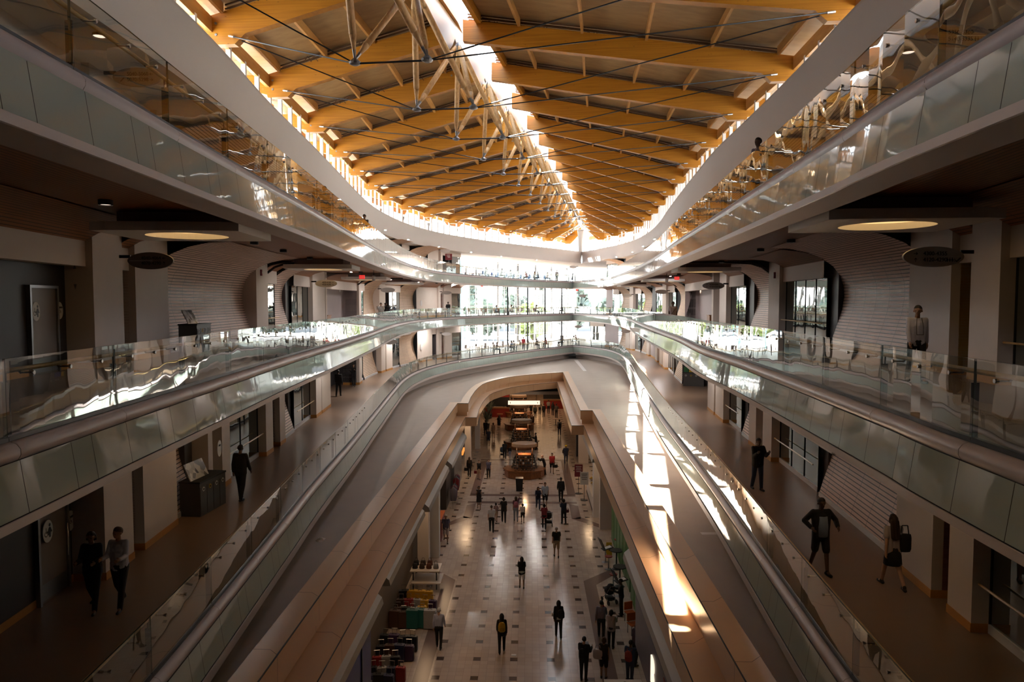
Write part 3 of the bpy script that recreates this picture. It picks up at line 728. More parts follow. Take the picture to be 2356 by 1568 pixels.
for k in LE:
    for side in ('left', 'right'):
        e, d, L, zr = beam_side(k, side)
        if L < 1.6: continue
        sl = (zr-ZE)/L
        prof = [(-2.4,24.72),(-.02,24.12),(0,24.0),(.95,24.0),(1.35,24.36),(L,zr),(L,zr+.92),(L*.5,(25.0+zr+.92)/2+.05),(0,25.02),(-2.4,25.0)]
        nx, ny = -d.y, d.x; w = .17
        mb = MB(); n = len(prof)
        i0 = 0
        for sgn in (-1, 1):
            for s, z in prof: mb.v.append((e[0]+d.x*s+nx*w*sgn, e[1]+d.y*s+ny*w*sgn, z))
        mb.f.append(tuple(range(n))); mb.f.append(tuple(n+n-1-i for i in range(n)))
        for i in range(n): mb.f.append((i, n+i, n+(i+1) % n, (i+1) % n))
        mb.uv = [tuple((0, 0) for _ in f) for f in mb.f]; mb.mi = [0]*len(mb.f)
        b = struct(mb, 'roof_beam', 'glulam', 'glued laminated timber roof beam, %s slope' % side); beams[(k, side)] = b
        # dark hanger rail with small steel zigzags along the top of the beam
        mb = MB()
        for sgn in (-1, 1):
            A = (e[0]+d.x*.6+nx*.13*sgn, e[1]+d.y*.6+ny*.13*sgn, 25.24+.6*sl); B = (e[0]+d.x*(L-.2)+nx*.13*sgn, e[1]+d.y*(L-.2)+ny*.13*sgn, zr+1.15)
            mb.beam(A, B, .05, .05); mb.beam((A[0], A[1], A[2]-.14), (B[0], B[1], B[2]-.14), .05, .05)
        if k < 9:
            nj = max(2, int(L/2.3))
            for j in range(nj):
                s = .8+(L-1.0)*(j+.5)/nj; zz = lerp(s/L, 25.02, zr+.92)
                for q in (-.28, .02):
                    a = Vector((e[0]+d.x*(s+q)-nx*.19, e[1]+d.y*(s+q)-ny*.19, zz+.0)); m_ = a+Vector((d.x*.16, d.y*.16, .24)); c = a+Vector((d.x*.34, d.y*.34, 0))
                    mb.beam(a, m_, .025, .03); mb.beam(m_, c, .025, .03)
        mb.obj('hanger_rail', 'rail_brown', b)
        # round bolt heads at the ends
        mb = MB()
        if k < 6:
            for s, zz in ((.25, 24.75), (.25, 24.35), (L-.35, zr+.70), (L-.35, zr+.25), (L-1.6, zr+.6), (L-1.6, zr+.3)):
                a = Vector((e[0]+d.x*s-nx*(w+.02), e[1]+d.y*s-ny*(w+.02), zz)); q = Vector((nx, ny, 0))*.03
                if a.y-q.y > a.y: q = -q
                mb.tube(a, a+q, .05, n=10)
            mb.obj('bolt_heads', 'steel_grey', b)
# joists and roof deck between the beams
ks = sorted(LE)
def sky_open(side, y): return .7 if side == 'right' else min(1.2, max(-.25, (y-36)/14*1.2))
for k0, k1 in zip(ks, ks[1:]):
    for side in ('left', 'right'):
        A = beam_side(k0, side); B = beam_side(k1, side)
        def pt(S, t, dz, ex=0, sk=None, sd=None):
            e, d, L, zr = S; Lx = max(.4, L-sky_open(sd or side, e[1])); s = lerp(t, -2.6 if ex else 0, Lx)
            return (e[0]+d.x*s, e[1]+d.y*s, lerp(max(0, s)/L, 25.02, zr+.92)+dz)
        mb = MB(); N_ = 8
        for i in range(N_):
            t0, t1 = i/N_, (i+1)/N_
            q = [pt(A, t0, .34, 1), pt(A, t1, .34, 1), pt(B, t1, .34, 1), pt(B, t0, .34, 1)]
            mb.quad(*(q if side == 'right' else q[::-1]))
        struct(mb, 'roof', 'plywood', 'plywood roof deck, %s slope' % side)
        mb = MB()
        for i in range(N_):
            t0, t1 = i/N_, (i+1)/N_
            q = [pt(A, t0, .5, 1), pt(A, t1, .5, 1), pt(B, t1, .5, 1), pt(B, t0, .5, 1)]
            mb.quad(*(q if side == 'left' else q[::-1]))
        e0 = [pt(A, 1, .34, 1), pt(B, 1, .34, 1), pt(B, 1, .95, 1), pt(A, 1, .95, 1)]; mb.quad(*e0)
        struct(mb, 'roof', 'roof_cover', 'roof covering')
        if A[2] > 4:
            nj = 5 if A[2] > 9 else 4
            for j in range(nj):
                t = (j+.25)/(nj-.1)
                mb = MB(); a = Vector(pt(A, t, .14)); b = Vector(pt(B, t, .14)); dd = (b-a).normalized()*.17
                mb.beam(a+dd, b-dd, .11, .36); struct(mb, 'roof_joist', 'joist_wood', 'timber roof joist')
        # rim beam at the eaves
        a = Vector((*A[0], 24.72)); b = Vector((*B[0], 24.72)); mb = MB(); mb.beam(a, b, .16, .55); struct(mb, 'roof_beam', 'joist_wood', 'timber rim beam over the clerestory')
        a = Vector(pt(A, 1, .15)); b = Vector(pt(B, 1, .15)); mb = MB(); mb.beam(a, b, .2, .5); struct(mb, 'roof_beam', 'glulam', 'timber trimmer beside the ridge skylight')
    # skylight glass and white ridge panel
    a, b = Vector(RG[k0]), Vector(RG[k1])
    if k1 <= 13:
        pl0 = pt; NWIN[0] += 1
        mb = MB(); L0 = beam_side(k0, 'left'); L1 = beam_side(k1, 'left'); R0 = beam_side(k0, 'right'); R1 = beam_side(k1, 'right')
        p0, p1, p2, p3 = [Vector(pt(S, 1, .95, 1, sd=q_)) for S, q_ in ((L0, 'left'), (L1, 'left'), (R1, 'right'), (R0, 'right'))]
        mb.quad(p0, p3, p2, p1); struct(mb, 'window_%d' % NWIN[0] if k1 > 0 else 'roof', 'window_glass' if k1 > 0 else 'roof_cover', 'ridge skylight pane' if k1 > 0 else 'opaque ridge cover out of view, added to hold back the sun')  # rear bays out of view get an opaque cover, added to cut sunlight
        mb = MB(); off = Vector((-.45, .05, 0)); dz = Vector((0, 0, 1))
        A0 = a+off; B0 = b+off
        top = .85; lowp = [(0, .15), (.12, -.12), (.5, -.36), (.86, -.55), (.93, -.25), (1, .2)]
        f = [A0.lerp(B0, t)+dz*z for t, z in lowp]
        mb.face([tuple(v) for v in f] + [tuple(B0+dz*top), tuple(A0+dz*top)])
        mb.face([tuple(v+Vector((.07, 0, 0))) for v in ([*f] + [B0+dz*top, A0+dz*top])][::-1])
        for u, v in zip(f, f[1:]): mb.quad(tuple(u), tuple(v), tuple(v+Vector((.07, 0, 0))), tuple(u+Vector((.07, 0, 0))))
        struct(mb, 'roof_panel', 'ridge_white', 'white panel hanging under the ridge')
# back part of the roof, behind the viewpoint
mb = MB(); A = beam_side(-3, 'left'); B = beam_side(-3, 'right')
mb.quad((A[0][0]-3, -10, 25.4), (B[0][0]+3, -10, 25.4), (B[0][0]+3, 5.2, 25.4), (A[0][0]-3, 7.2, 25.4)); struct(mb, 'roof', 'plywood')
# clerestory glazing with white mullions
for side, T in (('left', LE), ('right', RE)):
    for k0, k1 in zip(ks, ks[1:]):
        a = Vector((*T[k0], 0)); b = Vector((*T[k1], 0)); z0, z1 = BZ1+.03, 24.95
        NWIN[0] += 1; mb = MB()
        mb.quad((a.x, a.y, z0), (b.x, b.y, z0), (b.x, b.y, z1), (a.x, a.y, z1)); mb.cur = 1
        an = math.atan2(b.y-a.y, b.x-a.x); L = (b-a).length
        for i in range(4):
            c = a.lerp(b, i/4); mb.box((c.x, c.y, (z0+24.55)/2), (.17, .18, 24.55-z0), rz=an)
        c = (a+b)/2; mb.box((c.x, c.y, z0+.06), (L, .14, .12), rz=an)
        struct(mb, 'window_%d' % NWIN[0] if k1 > -1 else 'wall_'+side, ['window_glass' if k1 > -1 else 'mauve_wall', 'mullion_white'], 'clerestory bay, %s side' % side)  # rearmost bays, out of view, are closed opaque to keep the near end dark
        on = Vector((-math.sin(an), math.cos(an), 0))*(1 if side == 'left' else -1)
        if k1 > 0:
            mb = MB(); pf = [(.16, 25.2), (.16, 24.75), (.3, 24.1), (.70, 24.1), (.84, 24.75), (.84, 25.2)]
            for e_ in (1.5, 1.62): f_ = [tuple(a.lerp(b, t)+on*e_+Vector((0, 0, z))) for t, z in pf]; mb.face(f_ if e_ < 1.6 else f_[::-1])
            struct(mb, 'roof_panel', 'soffit_orange', 'orange timber soffit board outside the clerestory')
        c = a.lerp(b, .62); o_ = Vector((-math.sin(an), math.cos(an), 0))*(1.5 if side == 'left' else -1.5)
        if k0 > 0:
            mb = MB(); mb.lathe((c.x+o_.x, c.y+o_.y, z0), [(.07, 0), (.07, 1.3), (.16, 1.55), (.16, 1.7)], 8); struct(mb, 'column', 'mullion_grey', 'steel roof prop outside the clerestory')
k = 14; a = Vector((*LE[k], 0)); b = Vector((*RE[k], 0)); mb = MB(); NWIN[0] += 1
mb.quad((a.x, a.y, BZ1), (b.x, b.y, BZ1), (b.x, b.y, 25), (a.x, a.y, 25)); struct(mb, 'window_%d' % NWIN[0], 'window_glass', 'clerestory window at the tip')
mb = MB(); mb.quad((a.x-1, a.y-.3, 25.36), (b.x+1, b.y-.3, 25.36), (12, 121, 25.3), (9.5, 121.5, 25.3)); struct(mb, 'roof', 'roof_cover')
mb = MB(); mb.lathe((10.3, 109.6, BZ1), [(.26, 0), (.30, .4), (.42, 2.4), (.5, 3.4)], 12); struct(mb, 'column', 'shop_grey', 'tapered grey post at the tip of the roof')

# ------------------------------------------------------------------ roof trusses: V struts, nodes and cables in each bay
SZ = [('the nearest', 0)]
for k in range(-1, 14):
    if k-1 not in RG: continue
    a, b = Vector(RG[k-1]), Vector(RG[k]); c = (a+b)/2; n = Vector((.992, -.128, 0))
    dn = 3.5 if k < 10 else max(1.2, 3.5-.55*(k-9)); half = 1.15
    wl = 1.0
    OR_ = ('', 'second', 'third', 'fourth', 'fifth', 'sixth', 'seventh', 'eighth', 'ninth', 'tenth', 'eleventh', 'twelfth', 'thirteenth', 'fourteenth')
    lab = 'V-shaped timber struts and steel tie cables under the ridge, ' + ({0: 'nearest bay in view', -1: 'bay above the viewpoint'}.get(k) or OR_[k]+' bay from the near end')
    root = empty('roof_truss', tuple(c), lab, 'truss', 'ridge trusses of struts and cables')
    T = Matrix.Translation(-c)
    nodes = []
    for sgn in (-1, 1):
        nd = c + n*half*sgn - Vector((0, 0, dn)); nodes.append(nd)
        for g in (a, b):
            top = g + Vector((-.25, 0, -.02)); d = (nd-top); L = d.length; d = d/L
            s0 = top-c; s1 = nd-c; mb = MB(); mb.smooth = True
            P0 = s0+d*.35; P1 = s1-d*.35
            mb.chain([P0, P0+d*.5, P1-d*.5, P1], [.06, .115, .115, .06], 10)
            st = mb.obj('strut', 'strut_wood', root)
            mb = MB(); mb.chain([s0, P0+d*.03], [.035, .062], 8); mb.chain([P1-d*.03, s1], [.062, .035], 8); mb.obj('end_fitting', 'steel_grey', st)
        mb = MB(); mb.lathe(tuple(nd-c+Vector((0, 0, -.16))), [(.08, -.02), (.17, .02), (.19, .08), (.12, .14), (.06, .2)], 12); mb.obj('node', 'steel_grey', root)
    def cable(p, q, r=.022):
        mb = MB(); mb.tube(p-c, q-c, r, n=6); mb.obj('cable', 'steel_dark', root)
    z_ = Vector((0, 0, -.12)); cable(nodes[0]+z_, nodes[1]+z_, .03)
    for side, T_, nd in (('left', LE, nodes[0]), ('right', RE, nodes[1])):
        for kk in (k-1, k):
            e, d, L, zr = beam_side(kk, side); p = Vector((e[0]+d.x*.75, e[1]+d.y*.75, 24.28)); p.y -= .2
            cable(p, nd+z_); 
            q = (nd+z_-p).normalized(); mb = MB(); mb.chain([p-c, p+q*.28-c], [.05, .04], 8); mb.obj('cable_end', 'steel_bright', root)
# ------------------------------------------------------------------ great window wall at the far end
CWL, CWR_ = -16.5, 24
for lv, z0, z1 in ((3, L3, L4-.5), (4, L4, L5-.5), (5, L5, BZ0)):
    NWIN[0] += 1; mb = MB(); a = cw(CWL); b = cw(CWR_)
    mb.quad((*a, z0), (*b, z0), (*b, z1), (*a, z1)); mb.cur = 1
    an = math.atan2(CWD[1], CWD[0])
    t = CWL
    while t < CWR_: c = cw(t, .05); mb.box((*c, (z0+z1)/2), (.05, .10, z1-z0), rz=an); t += 1.55
    for zz in (.05, 1.15, 2.75, 3.6):
        if z0+zz < z1: c = cw((CWL+CWR_)/2, .05); mb.box((*c, z0+zz), (CWR_-CWL, .09, .05), rz=an)
    struct(mb, 'window_%d' % NWIN[0], ['window_glass', 'mullion_white'], 'glazed end wall with slender white mullions, %s storey' % {3: 'lower', 4: 'middle', 5: 'upper'}[lv])
    mb = MB(); c = cw((CWL+CWR_)/2, -.1); mb.box((*c, z1+.25), (CWR_-CWL, .3, .5), rz=an); struct(mb, 'trim_13', 'white_paint', 'floor edge at the end wall')
def t_for_px(px, z):
    best = None; t = CWL
    while t < CWR_:
        x, y = cw(t, -.4); e = abs(pxof(x, y, z)-px)
        if best is None or e < best[0]: best = (e, t)
        t += .05
    return best[1]
for px in (1146, 1191, 1231, 1268.5, 1303):
    c = cw(t_for_px(px, 15), -.4); mb = MB(); mb.tube((*c, L3), (*c, BZ0), .2, n=12); struct(mb, 'column', 'mullion_grey', 'grey steel column of the end wall')
for px, r, mt in ((1106, .38, 'pale_wall'), (1076, .14, 'mullion_white'), (1062, .16, 'teal_panel'), (1328, .2, 'pale_wall'), (1343, .3, 'base_white')):
    c = cw(t_for_px(px, 15), -.5); mb = MB(); mb.box((*c, (L3+BZ0)/2), (2*r, 2*r, BZ0-L3)); struct(mb, 'column', mt, 'pale column at the end wall')
k = 0
for px in (1167.6, 1213, 1254, 1292):
    q = EL[4].s_at_px(px, L4, lo=EL[4].s_at_y(80)); c = EL[4].at(q, .03)
    mb = MB(); mb.tube((*c, L3+.1), (*c, L5-.8), .085, n=10)
    o = struct(mb, 'column', 'steel_dark', 'thin dark steel post at the gallery edge')
# ------------------------------------------------------------------ outside: ground, trees, low building
mb = MB(); mb.quad((-300, 100, 7.2), (300, 100, 7.2), (300, 700, 7.2), (-300, 700, 7.2)); struct(mb, 'ground', 'asphalt', 'pale pavement outside')
g = empty('building', (10, 190, 7.2), 'long pale low building across the street behind the window wall', 'building')
MB().box((0, 0, 2.2), (120, 14, 4.4)).obj('wall', 'far_building', g); MB().box((0, 0, 4.6), (122, 15, .5)).obj('roof', 'white_paint', g)
for i in range(14): MB().box((-52+i*8, -7.05, 2.0), (5, .1, 1.6)).obj('window', 'dark_glass', g)
rt = random.Random(3)
tid = 0
TREES = [(-14,150,6.5,7,0),(-6,142,7.5,8,1),(4,138,7,7,0),(-9,165,13,6,2),(13,150,11.5,6,1),(22,160,8,8,1),(7,172,11,5,2),(30,150,9,6.5,0),(25,172,11,5,2),(-22,165,9,8,1),(34,176,10,6,1),(17,205,12,5,2),(-2,210,13,5,2),(40,200,12,7,2),(1,170,9,7,1)]
KN = ['bright green bushy tree', 'mid green round tree', 'dark blue-green pointed tree']
for (x, y, h, w, kd) in TREES:
    tid += 1
    o = empty('tree', (x, y, 7.2), KN[kd] + ' seen pale through the end window, ' + ('about %d metres behind the glass' % (y-105)), 'tree', 'trees outside the end window')
    mb = MB(); mb.tube((0, 0, 0), (0, 0, h*.5), .22, .14); mb.obj('trunk', 'bark', o)
    mb = MB()
    for i in range(260):
        f = rt.random(); t = rt.random()*2*math.pi
        if kd == 2: rr = (1-f)*w*.35*math.sqrt(rt.random()); z = h*.15+f*h*.85
        else:
            ph = math.acos(2*rt.random()-1); rr = w*.5*math.sin(ph)*rt.random()**.3; z = h*.58+h*.42*math.cos(ph)*rt.random()**.3
        s = w*.085*(.6+rt.random()); c = Vector((rr*math.cos(t), rr*math.sin(t), z)); M = Matrix.Rotation(rt.random()*6, 3, Vector((rt.random()-.5, rt.random()-.5, rt.random()-.5)).normalized())
        mb.quad(*[tuple(c+M @ Vector(q)*s) for q in ((-1,-.7,0),(1,-.7,.2),(1,.7,0),(-1,.7,-.2))]); mb.quad(*[tuple(c+M @ Vector(q)*s) for q in ((-.7,0,-1),(.7,.1,-1),(.7,0,1),(-.7,.1,1))])
    mb.obj('crown', 'leaf_a' if kd == 0 else 'leaf_b', o)
# ------------------------------------------------------------------ light
w = bpy.data.worlds.new('sky'); SC.world = w; w.use_nodes = True; n = w.node_tree
bg = n.nodes['Background']; tc = N(n, 'TexCoord'); sp = N(n, 'SeparateXYZ'); n.links.new(tc.outputs['Generated'], sp.inputs[0])
cr = N(n, 'ValToRGB'); cr.color_ramp.elements[0].color = (1, .97, .93, 1); cr.color_ramp.elements[1].color = (.42, .52, .66, 1); cr.color_ramp.elements[1].position = .75; e_ = cr.color_ramp.elements.new(.22); e_.color = (.86, .90, .95, 1)
n.links.new(sp.outputs[2], cr.inputs[0]); n.links.new(cr.outputs[0], bg.inputs[0]); bg.inputs[1].default_value = SKY_STRENGTH = 6.5
sd = Vector((7.0, -8.3, -20.0)).normalized()
sl = bpy.data.lights.new('sun', 'SUN'); so = bpy.data.objects.new('sun', sl); COL.objects.link(so)
sl.energy = 75; sl.angle = R(.6); sl.color = (1, .93, .82); so.rotation_euler = sd.to_track_quat('-Z', 'Y').to_euler(); so.location = (-30, 60, 60)
def area(name, loc, size, energy, color, rot=(0, 0, 0), sy=None):
    l = bpy.data.lights.new(name, 'AREA'); l.energy = energy; l.color = color; l.size = size
    if sy: l.shape = 'RECTANGLE'; l.size_y = sy
    o = bpy.data.objects.new(name, l); COL.objects.link(o); o.location = loc; o.rotation_euler = rot; o.visible_camera = False if False else True
    return o
# ceiling lamps inside the shops and the food court
area('shop_light', (*MF(-.6, 96), 4.45), 10, 320, (1, .62, .34), sy=22)
for m, y, e in ((-5.6, 28, 25), (-5.6, 37, 25), (-5.6, 46, 25), (4.9, 18, 30), (5.0, 48, 25), (-5.4, 60, 40), (5, 60, 40)):
    area('shop_light', (*MF(m, y), 5.0), .7, e, (1, .66, .38), sy=4)
# ------------------------------------------------------------------ ceiling canopies with an oval warm light
SIDE = {'left': EL, 'right': ER}
def canopy(lv, side, x, y, lab, wx=3.3, wy=3.0, er=(.95, .95)):
    p = SIDE[side][lv]; an = p.ang(p.s_at_y(y)) + (0 if side == 'right' else math.pi)
    z = ZL[lv]+3.42
    o = empty('ceiling_canopy', (x, y, z), lab, 'ceiling light', 'square canopies with an oval light', an)
    # slab with an elliptical opening
    nseg = 36; a, b = er; mb = MB()
    ring = [(a*math.cos(2*math.pi*i/nseg), b*math.sin(2*math.pi*i/nseg)) for i in range(nseg)]
    def outer(i):
        t = 2*math.pi*i/nseg; c, s = math.cos(t), math.sin(t); k = min(wx/2/abs(c) if abs(c) > 1e-6 else 9, wy/2/abs(s) if abs(s) > 1e-6 else 9); return (c*k, s*k)
    ot = [outer(i) for i in range(nseg)]
    for i in range(nseg):
        j = (i+1) % nseg
        mb.quad((*ot[i], 0), (*ot[j], 0), (*ring[j], 0), (*ring[i], 0)); mb.quad((*ot[i], .2), (*ot[i], 0), (*ot[j], 0), (*ot[j], .2)); mb.quad((*ring[i], 0), (*ring[j], 0), (*ring[j], .16), (*ring[i], .16)); mb.quad((*ot[j], .2), (*ot[i], .2), (*ring[i], .2), (*ring[j], .2))
    mb.obj('slab', 'white_paint', o)
    mb = MB(); mb.face([(x_, y_, .15) for x_, y_ in ring][::-1]); mb.obj('lamp', 'lamp_warm', o)
    MB().box((0, 0, .33), (wx*.72, wy*.72, .26)).obj('neck', 'mauve_wall', o)
    return o
canopy(4, 'left', -8.0, 18.0, 'square white canopy with warm oval light over the middle gallery, nearest on the left side')
canopy(4, 'right', 8.0, 15.6, 'square white canopy with warm oval light over the middle gallery, nearest on the right side')
for i, (sd_, x, y) in enumerate((('left', -9.6, 37), ('left', -11, 55), ('left', -10.5, 70), ('right', 10.6, 40), ('right', 12.4, 60), ('right', 13.4, 80))):
    canopy(4, sd_, x, y, 'square white canopy with oval light over the middle gallery, %s along the %s side' % (('second', 'third', 'fourth')[i % 3], sd_))
for i, (sd_, x, y) in enumerate((('left', -8.05, 20.5), ('left', -9.3, 42), ('left', -10, 62), ('right', 7.2, 14.6), ('right', 9.9, 38), ('right', 12, 62))):
    canopy(3, sd_, x, y, 'white canopy slab under the middle gallery, %s along the %s side' % (('nearest', 'second', 'third')[i % 3], sd_), 2.2, 3.0, (.6, .9))
# ------------------------------------------------------------------ round black downlights
dl = None
DLN = {3: 'lower', 4: 'middle', 5: 'upper'}
def downlight(lv, px, py, hz=3.79, zz=None):
    global dl
    z = (zz or ZL[lv]+hz); x, y = P(px, py, z)
    if dl is None:
        dl = empty('downlight', (0, 0, 0), 'round black ceiling downlight', 'downlight')
        MB().lathe((0, 0, 0), [(.14, 0), (.14, .12)], 16, caps=False).obj('housing', 'black', dl); mb = MB(); mb.face([(0.125*math.cos(i*math.pi/8), 0.125*math.sin(i*math.pi/8), .02) for i in range(16)][::-1]); mb.obj('lamp', 'downlight', dl); o = dl
    else: o = copy_tree(dl)
    o.location = (x, y, z); o['group'] = 'round black downlights'; return o
for px, py, lb in ((243, 472, 'left of the square canopy, in the near left ceiling'), (585, 562, 'behind the near left square canopy'), (652, 580, 'beside the black ceiling track, left side'), (713, 596, 'two past the black ceiling track, left side'), (750, 606, 'before the second left canopy'), (830, 628, 'just past the second left canopy'), (846, 632, 'beside the left exit sign'), (975, 649, 'before the far left canopies'), (1005, 652, 'between the two far left canopies'),
                   (1922, 532, 'in front of the near right square canopy'), (1820, 558, 'second in front of the near right square canopy'), (1750, 578, 'beside the black ceiling track, right side'), (1660, 604, 'next to the second right canopy'), (1562, 632, 'just past the second right canopy'), (1530, 641, 'above the right exit sign'), (1517, 645, 'past the right exit sign')):
    downlight(4, px, py)['label'] = 'black downlight ' + lb
for px, py, lb in ((229, 85, 'over the washroom corner of the upper left gallery'), (2090, 122, 'behind the upper right oval sign')):
    downlight(5, px, py, zz=BZ0-.06)['label'] = 'lit downlight ' + lb
# ------------------------------------------------------------------ signs
def text_mesh(s, size, name='lettering', mt='text_black', parent=None, loc=(0, 0, 0), rot=(math.pi/2, 0, 0), align='CENTER', ext=.004):
    cu = bpy.data.curves.new('text', 'FONT'); cu.body = s; cu.size = size; cu.align_x = align; cu.align_y = 'CENTER'; cu.extrude = ext
    t = bpy.data.objects.new('text', cu); COL.objects.link(t)
    dg = bpy.context.evaluated_depsgraph_get(); me = bpy.data.meshes.new_from_object(t.evaluated_get(dg)); bpy.data.objects.remove(t)
    me.materials.clear(); me.materials.append(MAT[mt])
    o = bpy.data.objects.new(name, me); COL.objects.link(o); o.location = loc; o.rotation_euler = rot
    if parent is not None: o.parent = parent
    return o
def arrow(mb, x, z, s, d):
    """small arrow lying in the xz plane, d = direction angle"""
    M = Matrix.Rotation(-d, 3, 'Y')
    def q(a, b): v = M @ Vector((a*s, 0, b*s)); return (x+v.x, 0, z+v.z)
    mb.face([q(-.5,-.06), q(.35,-.06), q(.35,.06), q(-.5,.06)]); mb.face([q(.5,0), q(.1,.38), q(.0,.30), q(.3,0)]); mb.face([q(.5,0), q(.3,0), q(.0,-.30), q(.1,-.38)])
def pict(mb, x, z, s, kind):
    if kind == 'p' or kind == 'w':
        mb.face([(x+.13*s*math.cos(t*math.pi/4), 0, z+.42*s+.13*s*math.sin(t*math.pi/4)) for t in range(8)])
        w = .18 if kind == 'p' else .1
        mb.face([(x-w*s, 0, z+.25*s), (x-(w+.06)*s*(1 if kind == 'p' else 1.9), 0, z-.15*s), (x+(w+.06)*s*(1 if kind == 'p' else 1.9), 0, z-.15*s), (x+w*s, 0, z+.25*s)])
        mb.face([(x-.11*s, 0, z-.15*s), (x-.10*s, 0, z-.5*s), (x+.10*s, 0, z-.5*s), (x+.11*s, 0, z-.15*s)])
    elif kind == 'c':
        for i in range(10):
            a, b = R(60-i*30), R(60-(i+1)*30)
            mb.face([(x+.3*s*math.cos(a), 0, z-.2*s+.3*s*math.sin(a)), (x+.22*s*math.cos(a), 0, z-.2*s+.22*s*math.sin(a)), (x+.22*s*math.cos(b), 0, z-.2*s+.22*s*math.sin(b)), (x+.3*s*math.cos(b), 0, z-.2*s+.3*s*math.sin(b))])
        mb.face([(x-.06*s, 0, z+.4*s), (x-.06*s, 0, z-.15*s), (x+.22*s, 0, z-.15*s), (x+.34*s, 0, z-.45*s), (x+.44*s, 0, z-.42*s), (x+.28*s, 0, z-.05*s), (x+.04*s, 0, z-.05*s), (x+.04*s, 0, z+.4*s)])
    elif kind == 's':
        for i in range(4): mb.face([(x+(-.5+i*.25)*s, 0, z+(-.5+i*.25)*s), (x+(-.2+i*.25)*s, 0, z+(-.5+i*.25)*s), (x+(-.2+i*.25)*s, 0, z+(-.2+i*.25)*s), (x+(-.5+i*.25)*s, 0, z+(-.2+i*.25)*s)])
def oval(x, y, z, w, h, lab, mt, lines=None, icons=None, flip=False, bracket=1, grp='oval wayfinding signs'):
    o = empty('wayfinding_sign', (x, y, z), lab, 'sign', grp)
    mb = MB(); n = 40
    pts = [(w/2*math.cos(2*math.pi*i/n), h/2*math.sin(2*math.pi*i/n)) for i in range(n)]
    for yy, rev in ((-.03, 0), (.03, 1)): f = [(a, yy, b) for a, b in pts]; mb.face(f if not rev else f[::-1])
    for i in range(n): a = pts[i]; b = pts[(i+1) % n]; mb.quad((a[0], -.03, a[1]), (a[0], .03, a[1]), (b[0], .03, b[1]), (b[0], -.03, b[1]))
    mb.obj('board', mt, o)
    mb = MB(); mb.box((bracket*(w/2+.08), .02, .10), (.26, .04, .07)); mb.obj('wall_bracket', 'steel_dark', o)
    mb = MB(); mb.box((bracket*w*.2, -.034, 0), (w*.5, .004, .008)); mb.obj('divider_line', 'sign_white' if mt != 'sign_grey' else 'text_white', o)
    if lines:
        for i, (t, dirn, side) in enumerate(lines):
            zz = (.5-i)*h*.30
            text_mesh(t, h*.27, parent=o, loc=(0.02*w, -.036, zz))
            mb = MB(); arrow(mb, side*w*.30, 0, h*.2, dirn); a = mb.obj('arrow', 'text_black', o); a.location = (0, -.037, zz)
        for (k, xx) in (icons or []):
            mb = MB(); pict(mb, 0, 0, h*.2, k); a = mb.obj('pictogram', 'text_black', o); a.location = (xx*w, -.037, -.5*h*.30)
    return o
def at_d(px, py, d): return ((px-CX)/F*d*1.0, d, CAMZ-(py-HZ)*d/1671)
PI = math.pi
x, y, z = at_d(351, 600, 17.2); oval(x, y, z, 1.08, .40, 'dark oval hanging sign reading 4040-4064 and 4070-4290', 'sign_dark', [('4040-4064', PI, 1), ('4070-4290', PI/2, 1)], bracket=-1)
x, y, z = at_d(2142, 591, 14.6); oval(x, y, z, 1.22, .41, 'grey oval hanging sign reading 4300-4355 and 4120-4290', 'sign_grey', [('4300-4355', 0, -1), ('4120-4290', PI/2, -1)], [('p', .22), ('w', .26), ('p', .30), ('c', .34), ('s', .40)], bracket=1)
x, y, z = at_d(332, 187, 16.0); oval(x, y, z, 1.05, .40, 'dark oval sign reading 5040-5060 and 5070-5298', 'sign_dark', [('5040-5060', PI, 1), ('5070-5298', 0, 1)], [('s', -.30)], bracket=-1)
x, y, z = at_d(2183, 96, 13.8); oval(x, y, z, 1.25, .40, 'dark oval sign reading 5350-5360 and 5140-5335', 'sign_dark', [('5350-5360', 0, -1), ('5140-5335', PI/2, -1)], [('p', .24), ('w', .28), ('c', .33), ('s', .40)], bracket=1)
x, y, z = at_d(752, 652, 37); oval(x, y, z, 1.12, .38, 'grey oval sign beside the white washroom clock-shaped disc, left middle gallery', 'sign_grey', [('4070-4100', 0, 1), ('4120-4290', 0, 1)], bracket=-1)
x, y, z = at_d(1640, 657, 37); oval(x, y, z, 1.12, .38, 'grey oval sign beside the bright round disc, right middle gallery', 'sign_grey', [('4270-4300', PI/2, -1), ('4120-4264', PI/2, -1)], [('p', .26), ('w', .30), ('c', .35)], bracket=1)
for px, py, d, ww, lb, b in ((893, 667, 55, 1.1, 'second along the left middle gallery', -1), (1028, 673, 80, 1.1, 'far end of the left middle gallery', -1), (1521, 671, 64, 1.1, 'second along the right middle gallery', 1), (1442, 679, 82, 1.1, 'third along the right middle gallery', 1), (1340, 680, 98, 1.0, 'beside the end wall, middle gallery', 1),
                          (1025, 577, 78, 1.1, 'upper gallery above the maroon notice', -1), (1318, 614, 102, 1.0, 'upper gallery beside the end wall', 1), (897, 786, 52, 1.05, 'left lower gallery under the middle gallery', -1), (1027, 768, 78, 1.0, 'far left of the lower gallery', -1), (1440, 762, 80, 1.0, 'right lower gallery', 1), (1330, 751, 100, 1.0, 'lower gallery beside the end wall', 1)):
    x, y, z = at_d(px, py, d); oval(x, y, z, ww, .38, 'grey oval hanging sign, ' + lb, 'sign_grey', bracket=b)
